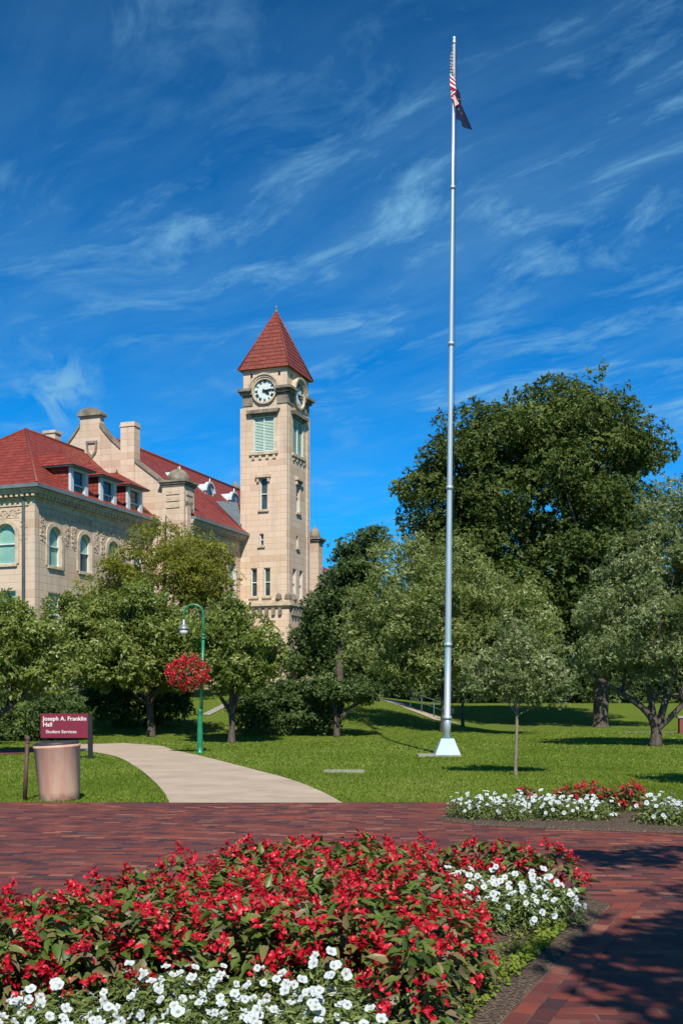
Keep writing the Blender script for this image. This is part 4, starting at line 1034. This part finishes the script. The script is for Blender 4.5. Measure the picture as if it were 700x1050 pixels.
def flag_mat_us():
    t = NT('striped_flag_cloth'); uv = t.n('ShaderNodeUVMap').outputs[0]; s, v, _ = t.sep(uv)
    st = t.math('FLOORED_MODULO', t.math('FLOOR', t.math('MULTIPLY', v, 13.0)), 2.0)
    c = t.mix(st, (.42, .012, .03), (.76, .76, .76))
    cant = t.math('MULTIPLY', t.math('LESS_THAN', s, .42), t.math('LESS_THAN', v, .54))
    a = t.math('FRACT', t.math('MULTIPLY', s, 14.3)); b = t.math('FRACT', t.math('MULTIPLY', v, 11.0))
    d = t.math('ADD', t.math('POWER', t.math('SUBTRACT', a, .5), 2.0), t.math('POWER', t.math('SUBTRACT', b, .5), 2.0))
    star = t.math('LESS_THAN', d, .075)
    cc = t.mix(star, (.012, .02, .07), (.78, .78, .78))
    return t.finish(t.mix(cant, c, cc), .8, .15, 0, None, .2)
def flag_mat_navy():
    t = NT('navy_flag_cloth'); uv = t.n('ShaderNodeUVMap').outputs[0]; s, v, _ = t.sep(uv)
    d = t.math('ADD', t.math('POWER', t.math('SUBTRACT', s, .5), 2.0), t.math('POWER', t.math('SUBTRACT', v, .5), 2.0))
    ring = t.math('MULTIPLY', t.math('GREATER_THAN', d, .055), t.math('LESS_THAN', d, .07))
    ang = t.math('FRACT', t.math('MULTIPLY', t.math('ARCTAN2', t.math('SUBTRACT', v, .5), t.math('SUBTRACT', s, .5)), 13 / 6.2832))
    ring = t.math('MULTIPLY', ring, t.math('LESS_THAN', ang, .35))
    torch = t.math('MULTIPLY', t.math('LESS_THAN', t.math('ABSOLUTE', t.math('SUBTRACT', s, .5)), .03), t.math('LESS_THAN', t.math('ABSOLUTE', t.math('SUBTRACT', v, .52)), .15))
    return t.finish(t.mix(t.math('MAXIMUM', ring, torch), (.008, .014, .045), (.35, .22, .03)), .8, .15, 0, None, .15)
def flag(name, label, mat, z_top, hoist, fly, sag, swing, pleats, amp, seed, x_off=0.0, px0=.0, squeeze=.1):
    ns, nt = 60, 26
    V, F, UV = [], [], []
    for j in range(nt + 1):
        t = j / nt
        for i in range(ns + 1):
            s = i / ns
            z = z_top - t * hoist * (1 - squeeze * s) - sag * fly * s ** 1.1 * (1 - .2 * t)
            w_ = math.sin(s * pleats * 2 * math.pi + t * 1.7 + seed) * amp * (.35 + .65 * min(1, 3 * s)) * (.6 + .5 * t)
            x = px0 + (.05 if x_off >= 0 else -.05) + x_off * s + swing * s ** 1.3 * (.15 + t) + w_
            y = -.06 + math.cos(s * pleats * 2 * math.pi * .5 + t + seed) * amp * .8 * s - .05 * s
            V.append((x + (z - z_top) * LEAN, y, z)); UV.append((s, t))
    for j in range(nt):
        for i in range(ns):
            a = j * (ns + 1) + i; F.append((a, a + 1, a + ns + 2, a + ns + 1))
    zz = z_top
    V = [(v[0], v[1], v[2] - zz) for v in V]
    o = link(bpy.data.objects.new(name, np_mesh(name, V, F, mat, smooth=True, uv=UV)))
    o.location = (FX + zz * LEAN, FY, zz)
    tag(o, label, 'flag')
flag('flag', 'limp striped flag with a starred blue corner at the top of the pole', flag_mat_us(), 20.5, 1.2, 2.3, .70, .17, 2.3, .085, .4, -.03, -.02, .5)
flag('flag', 'dark navy flag hanging below the striped flag, swung to the right', flag_mat_navy(), 19.35, 1.0, 1.5, .42, .26, 1.7, .06, 2.0, .10, .02, .1)

# concrete pad set in the lawn
m = MB(); m.box(-.45, .45, -.45, .45, -.1, .018); o = m.build('ground_slab', M['slab']); o.location = (.06, 25.2, 0); tag(o, 'flat pale concrete slab set flush in the lawn', 'slab')

# ------------------------------------------------------------------ lamp with flower basket
def lamp(name, label, x, y, mat, lean=0.0):
    root = empty(name, (x, y, gz(x, y))); tag(root, label, 'street lamp')
    X = lambda z: z * lean
    m = MB(); m.lathe((0, 0, 0), [(.125, 0), (.125, .05), (.092, .09), (.088, .3), (.074, 1.1), (.062, 1.22), (.086, 1.25), (.086, 1.31), (.06, 1.34)], 14); m.build('base', M[mat], root)
    m = MB(); P = [(X(1.2), 0, 1.2), (X(3.5), 0, 3.5)]; m.tube(P, [.052, .046], 12)
    for z in (3.45, 3.55): m.tube([(X(z) , 0, z - .03), (X(z), 0, z + .03)], .066, 12)
    m.build('post', M[mat], root)
    xr = X(3.5); r = .29
    m = MB(); pts = [(xr, 0, 3.5), (xr, 0, 3.85)] + [(xr - r + r * math.cos(a), 0, 4.17 + r * math.sin(a)) for a in np.linspace(0, math.pi, 12)] + [(xr - 2 * r, 0, 3.98)]
    m.tube(pts, .032, 10)
    m.build('arm', M[mat], root)
    m = MB(); m.lathe((xr - 2 * r, 0, 3.66), [(.17, .05), (.165, .09), (.11, .16), (.06, .22), (.05, .33), (.03, .36)], 16); sh_ = m.build('lamp_shade', M['shade_metal'], root)
    m = MB(); m.lathe((xr - 2 * r, 0, 3.54), [(.02, 0), (.09, .02), (.13, .08), (.145, .165)], 16); m.build('lens', M['lens'], sh_)
    return root
LX, LY = -4.22, 33.5
lp = lamp('street_lamp', 'bright green street lamp with a curved hook arm beside the path', LX, LY, 'lamp_green', .028)
m = MB(); m.tube([(.06, 0, 2.78), (-.2, -.1, 2.92), (-.4, -.16, 2.9)], .016, 6); m.build('basket_bracket', M['lamp_green'], lp)
lamp('street_lamp', 'slim dark lamp post in the shade beyond the flagpole', 6.15, 57, 'lamp_dark', 0)

# flower makers -------------------------------------------------------------
def leaf_blades(rg, pos, out, size, cup=.18, asp=.5):
    """pointed, folded leaves: six vertices, four quads/tris as two quads per half"""
    n = len(pos)
    nrm = rg.normal(size=(n, 3)) * .45 + out * .45 + np.array([0, 0, .75]); nrm /= np.linalg.norm(nrm, axis=1)[:, None]
    t = out + rg.normal(size=(n, 3)) * .5 + np.array([0, 0, -.1]); t -= nrm * (t * nrm).sum(1)[:, None]; t /= np.linalg.norm(t, axis=1)[:, None]
    b = np.cross(nrm, t); L = (size * rg.uniform(.45, 1.3, n))[:, None]; Wd = L * asp
    p0 = pos; c1 = pos + t * L * .45 - nrm * L * .03; tip = pos + t * L - nrm * L * cup
    l1 = pos + t * L * .22 + b * Wd * .52 + nrm * L * .06; r1 = pos + t * L * .22 - b * Wd * .42 + nrm * L * .06
    l2 = pos + t * L * .62 + b * Wd * .34 + nrm * L * .03; r2 = pos + t * L * .62 - b * Wd * .32 + nrm * L * .03
    V = np.stack([p0, l1, l2, tip, r2, r1, c1], 1).reshape(-1, 3)
    k = np.arange(n)[:, None] * 7
    F = np.concatenate([k + np.array([[0, 6, 2, 1]]), k + np.array([[6, 3, 2, 2]])[:, :4], k + np.array([[0, 5, 4, 6]]), k + np.array([[6, 4, 3, 3]])])
    Q = np.concatenate([k + np.array([[0, 6, 1]]), k + np.array([[6, 2, 1]]), k + np.array([[6, 3, 2]]), k + np.array([[0, 5, 6]]), k + np.array([[6, 5, 4]]), k + np.array([[6, 4, 3]])])
    return V, Q

def dome(rg, n, rx, h, z0=.05, low=.0):
    a = rg.uniform(0, 2 * np.pi, n); u = rg.uniform(low, 1, n)          # u = height fraction
    rr = np.sqrt(np.clip(1 - u ** 2, 0, 1)) * rg.uniform(.75, 1.05, n)
    p = np.stack([np.cos(a) * rr * rx, np.sin(a) * rr * rx, z0 + u * h * rg.uniform(.85, 1.05, n)], 1)
    out = np.stack([np.cos(a) * (rr + .2), np.sin(a) * (rr + .2), u * .6], 1); out /= np.linalg.norm(out, axis=1)[:, None]
    return p, out

def begonia_meshes(seed, nleaf, nclus, rx, h, leaf=.11):
    rg = np.random.default_rng(seed)
    p, o = dome(rg, nleaf, rx, h, .02)
    p[:, :2] *= rg.uniform(.5, 1.05, nleaf)[:, None]
    V, F = leaf_blades(rg, p, o, leaf)
    T = np.repeat(np.clip(rg.beta(1.6, 1.7, nleaf), 0, 1), 7)
    leaf_me = np_mesh('begonia_foliage', V, F, M['leaf_begonia'], T, smooth=True)
    # blossoms: clusters of little winged petals
    pc, oc = dome(rg, nclus, rx * 1.06, h * 1.05, .05, .12)
    Vs, Fs, Ts = [], [], []
    base = 0
    for c, o_ in zip(pc, oc):
        nb = rg.integers(9, 18)
        for k in range(nb):
            q = c + rg.normal(0, .0185, 3) * np.array([1, 1, 1.15]) + o_ * .014
            ax = rg.normal(size=3) * .7 + o_ * .7 + np.array([0, -.25, -.15]); ax /= np.linalg.norm(ax)
            s1 = np.cross(ax, rg.normal(size=3)); s1 /= np.linalg.norm(s1); s2 = np.cross(ax, s1); tt = rg.random()
            for j in range(3):
                th = j * 2.09 + rg.uniform(-.3, .3); d = s1 * math.cos(th) + s2 * math.sin(th); e = -s1 * math.sin(th) + s2 * math.cos(th)
                L = rg.uniform(.010, .019); wd = L * .52
                Vs += [q, q + d * L * .35 + e * wd + ax * L * .22, q + d * L * .8 + e * wd * .85 + ax * L * .34, q + d * L * 1.02 + ax * L * .26, q + d * L * .8 - e * wd * .85 + ax * L * .34, q + d * L * .35 - e * wd + ax * L * .22]
                Fs += [(base, base + 1, base + 2, base + 3), (base, base + 3, base + 4, base + 5)]; Ts += [tt * .8] * 3 + [min(1, tt + .15)] + [tt * .8] * 2; base += 6
    fl_me = np_mesh('begonia_blossoms', np.array(Vs), np.array(Fs), M['begonia_red'], np.array(Ts), smooth=True)
    return leaf_me, fl_me

def petunia_meshes(seed, nleaf, nfl, rx, h, fs=.034):
    rg = np.random.default_rng(seed)
    p, o = dome(rg, nleaf, rx, h, .01)
    p[:, :2] *= rg.uniform(.4, 1.1, nleaf)[:, None]
    V, F = leaf_blades(rg, p, o, .042, .1, .42)
    leaf_me = np_mesh('petunia_foliage', V, F, M['leaf_petunia'], np.repeat(rg.uniform(0, 1, nleaf), 7))
    pc, oc = dome(rg, nfl, rx * 1.02, h * 1.1, .03, .2)
    Vs, Fs, Ts = [], [], []; b = 0
    for c, o_ in zip(pc, oc):
        ax = o_ * .55 + rg.normal(size=3) * .3 + np.array([0, -.55, .45]); ax /= np.linalg.norm(ax)
        s1 = np.cross(ax, rg.normal(size=3)); s1 /= np.linalg.norm(s1); s2 = np.cross(ax, s1); f_ = fs * rg.uniform(.75, 1.15)
        q = c + ax * .03
        ring = []
        Vs.append(q - ax * f_ * .55); Ts.append(0.0); ci = b; b += 1
        inner = []
        outer = []; NP = 20; ph = rg.uniform(0, 6.28)
        for k in range(NP):
            th = 2 * math.pi * k / NP; d = s1 * math.cos(th) + s2 * math.sin(th)
            Vs.append(q + d * f_ * .3 - ax * f_ * .10); Ts.append(.45); inner.append(b); b += 1
        for k in range(NP):
            th = 2 * math.pi * k / NP; d = s1 * math.cos(th) + s2 * math.sin(th)
            rr = f_ * (.86 + .16 * abs(math.cos(2.5 * th + ph)) ** .6) * rg.uniform(.97, 1.03)
            Vs.append(q + d * rr + ax * f_ * (.13 * math.sin(5 * th + ph) + rg.uniform(-.12, .12))); Ts.append(rg.uniform(.55, 1)); outer.append(b); b += 1
        for k in range(NP):
            k2 = (k + 1) % NP
            Fs += [(ci, inner[k], inner[k2]), (inner[k], outer[k], outer[k2]), (inner[k], outer[k2], inner[k2])]
    fl_me = np_mesh('petunia_blossoms', np.array(Vs), np.array(Fs), M['petunia_white'], np.array(Ts))
    return leaf_me, fl_me

BG = [begonia_meshes(100 + i, 175, 14, .24, .385, .085) for i in range(6)]
PT_ = [petunia_meshes(200 + i, 460, 11, .21, .18, .0235) for i in range(5)]
def plant(name, meshes, names, x, y, z, rz, s, label, cat, group):
    r = empty(name, (x, y, z), rz); r.scale = (s, s, s * random.uniform(.92, 1.1)); tag(r, label, cat, group)
    for me, nm in zip(meshes, names): link(bpy.data.objects.new(nm, me), r)
random.seed(4)
def scatter(poly, step, jit, seed):
    rr = random.Random(seed); xs_ = [p[0] for p in poly]; ys_ = [p[1] for p in poly]; out = []
    y = min(ys_); row = 0
    while y <= max(ys_):
        x = min(xs_) + (row % 2) * step / 2
        while x <= max(xs_):
            a, b = x + rr.uniform(-jit, jit), y + rr.uniform(-jit, jit)
            if inside(poly, a, b): out.append((a, b))
            x += step
        y += step * .87; row += 1
    return out
PET_F = [(-1.72, 4.1), (-1.62, 5.0), (-1.1, 5.45), (-.2, 5.62), (.18, 5.5), (.22, 4.9), (.1, 4.1)]
PET_R = [(.40, 8.35), (1.1, 8.6), (1.55, 8.45), (1.68, 7.95), (1.45, 7.5), (1.0, 7.35), (.68, 7.85)]
BEG_F = [(-3.4, 4.2), (-3.4, 5.0), (-2.5, 5.95), (-1.75, 6.95), (-1.15, 7.95), (-.85, 8.7), (-.45, 9.2), (.4, 9.35), (1.2, 9.15), (1.78, 8.8), (1.62, 8.55), (1.1, 8.74), (.30, 8.45), (.56, 7.8), (.74, 7.25), (.66, 6.3), (.52, 5.55), (.34, 4.9), (.3, 5.6), (-.2, 5.78), (-1.15, 5.6), (-1.75, 5.1), (-1.85, 4.2)]
for i, (x, y) in enumerate(scatter(BEG_F, .27, .05, 2)):
    plant('begonia_plant', BG[i % 6], ('foliage', 'blossoms'), x, y, .05, random.uniform(0, 6.28), random.uniform(.88, 1.14) * (.9 if y > 8.7 else 1), 'red flowering begonia with glossy bronze green leaves massed in the front bed', 'flower', 'red begonias massed in the front flower bed')
for i, (x, y) in enumerate(scatter(PET_F, .27, .06, 3)):
    plant('petunia_plant', PT_[i % 5], ('foliage', 'blossoms'), x, y, .05, random.uniform(-.6, .6), random.uniform(.9, 1.15), 'white petunia in the row along the near side of the front bed', 'flower', 'white petunias along the near side of the front bed')
for i, (x, y) in enumerate(scatter(PET_R, .25, .05, 5)):
    plant('petunia_plant', PT_[i % 5], ('foliage', 'blossoms'), x, y, .05, random.uniform(-.6, .6), random.uniform(.95, 1.2), 'white petunia in the patch at the right end of the front bed', 'flower', 'white petunias at the right end of the front bed')
FAR_P = [(1.42, 14.9), (1.75, 14.5), (2.6, 14.45), (3.5, 14.2), (3.55, 14.8), (3.2, 15.4), (2.9, 15.8), (2.0, 15.7), (1.5, 15.4)]
FAR_P2 = [(3.9, 14.0), (4.8, 13.75), (6.5, 13.6), (6.5, 15.3), (5, 15.4), (3.95, 14.9)]
for i, (x, y) in enumerate(scatter(FAR_P, .3, .07, 6)):
    plant('petunia_plant', PT_[i % 5], ('foliage', 'blossoms'), x, y, .05, random.uniform(-.6, .6), random.uniform(.95, 1.3), 'white petunia in the left drift of the far bed beside the lawn', 'flower', 'white petunias in the left drift of the far bed')
for i, (x, y) in enumerate(scatter(FAR_P2, .33, .07, 7)):
    plant('petunia_plant', PT_[i % 5], ('foliage', 'blossoms'), x, y, .05, random.uniform(-.6, .6), random.uniform(1.0, 1.35), 'white petunia in the right drift of the far bed beside the lawn', 'flower', 'white petunias in the right drift of the far bed')
FAR_B = [(2.62, 15.85), (2.95, 15.85), (3.35, 15.5), (3.75, 15.1), (4.2, 15.3), (4.15, 16.0), (3.5, 16.2), (2.6, 16.1)]
for i, (x, y) in enumerate(scatter(FAR_B, .3, .06, 9)):
    plant('begonia_plant', BG[i % 6], ('foliage', 'blossoms'), x, y, .05, random.uniform(0, 6.28), random.uniform(.75, .92) * (.8 if x < 3.2 else 1.0), 'red begonia behind the white petunias in the far bed', 'flower', 'red begonias in the far flower bed')

# hanging basket: ball of red blossoms
def basket():
    root = empty('flower_basket', (LX - .32, LY - .2, 2.42)); tag(root, 'hanging basket overflowing with red begonias, hung from the green lamp', 'flower basket')
    m = MB(); m.lathe((0, 0, -.28), [(.06, 0), (.18, .06), (.26, .2), (.28, .28)], 14); m.build('pot', M['lamp_dark'], root)
    m = MB()
    for k in range(3):
        a = k * 2.1; m.tube([(.26 * math.cos(a), .26 * math.sin(a), 0), (-.06, .03, .46)], .006, 4)
    m.build('hanger_chain', M['black_metal'], root)
    rg = np.random.default_rng(77)
    d = rg.normal(size=(900, 3)); d /= np.linalg.norm(d, axis=1)[:, None]
    p = d * np.array([.60, .55, .47]) * rg.uniform(.55, 1.0, 900)[:, None]
    V, F = leaf_blades(rg, p, d, .085)
    link(bpy.data.objects.new('foliage', np_mesh('foliage', V, F, M['leaf_begonia'], np.repeat(rg.beta(1.6, 1.7, 900), 7))), root)
    n = 2100
    d = rg.normal(size=(n // 7, 3)); d /= np.linalg.norm(d, axis=1)[:, None]
    d = np.repeat(d, 7, 0); p = d * np.array([.62, .56, .50]) * np.repeat(rg.uniform(.72, 1.08, n // 7), 7)[:, None] + rg.normal(0, .022, (n, 3))
    V, F, T = leaf_arrays(rg, p, np.full((n, 3), .01), 1, .055, .1, .8, 1, .9)
    link(bpy.data.objects.new('blossoms', np_mesh('blossoms', V, F, M['begonia_red'], T)), root)
basket()

# ------------------------------------------------------------------ sign, bin, post, handrail
SX, SY = -7.55, 30.7
sg = empty('campus_sign', (SX, SY, 0), R(2)); tag(sg, 'crimson campus name sign with white lettering on black posts', 'sign')
m = MB(); m.box(-.66, .62, -.03, .03, .57, 1.235); m.build('panel', M['sign_red'], sg)
m = MB(); m.box(.622, .74, -.06, .06, 0, 1.22); m.build('post', M['black_metal'], sg)
m = MB(); m.box(-.64, -.53, .032, .13, 0, 1.20); m.build('post', M['black_metal'], sg)
for body, size, x, z, off in (('Joseph A. Franklin', .158, -.60, 1.045, .0022), ('Hall', .158, -.60, .885, .0022), ('Student Services', .122, -.52, .70, .0006)):
    o = bpy.data.objects.new('lettering', text_mesh(body, size, M['sign_text'], 'lettering', 1.02, 'LEFT', .003, off)); link(o, sg)
    o.location = (x, -.034, z); o.rotation_euler = (R(90), 0, 0)

bn = empty('litter_bin', (-4.50, 17.95, 0)); bn.rotation_euler = (0, R(-3.2), R(0)); bn.scale = (1, 1, .93); tag(bn, 'tapered pink concrete litter bin with a dark lid at the plaza edge', 'litter bin')
m = MB(); m.lathe((0, 0, 0), [(.275, -.03), (.305, .0), (.312, .03), (.362, .90), (.372, .91), (.372, .95), (.345, .955), (.34, .88), (.30, .6)], 40); m.build('bin_body', M['bin'], bn)
m = MB(); m.lathe((0, 0, .86), [(.335, 0), (.352, .10), (.35, .135), (.30, .155), (.19, .16), (.17, .13), (.02, .12)], 32); m.build('lid', M['lid'], bn)

pb = empty('marker_post', (-5.02, 17.8, 0)); pb.rotation_euler = (0, R(2.6), 0); tag(pb, 'thin brown metal post with a ball cap left of the bin', 'post')
m = MB(); m.tube([(0, 0, -.05), (0, 0, .93)], [.034, .032], 12); m.build('shaft', M['rust_metal'], pb)
m = MB(); m.lathe((0, 0, .92), [(.036, 0), (.036, .015), (.022, .025), (.04, .05), (.044, .075), (.035, .105), (.012, .118)], 14); m.build('ball_cap', M['rust_metal'], pb)

hr = empty('handrail', (5.0, 60.6, gz(5.0, 60.6))); tag(hr, 'thin metal handrail beside the ramp on the bank', 'handrail')
pts = []
for k in range(4):
    x, y = 5.55 - .5 * k, 58.9 + 2.4 * k
    x -= 5.0; zz = gz(x + 5, y) - gz(5.0, 60.6); y -= 60.6; pts.append((x, y, zz + .95))
    m = MB(); m.tube([(x, y, zz - .05), (x, y, zz + .95)], .03, 8); m.build('rail_post', M['gutter'], hr)
m = MB(); m.tube(pts, .022, 8); m.tube([(a, b, c - .4) for a, b, c in pts], .014, 8); m.build('rail', M['gutter'], hr)
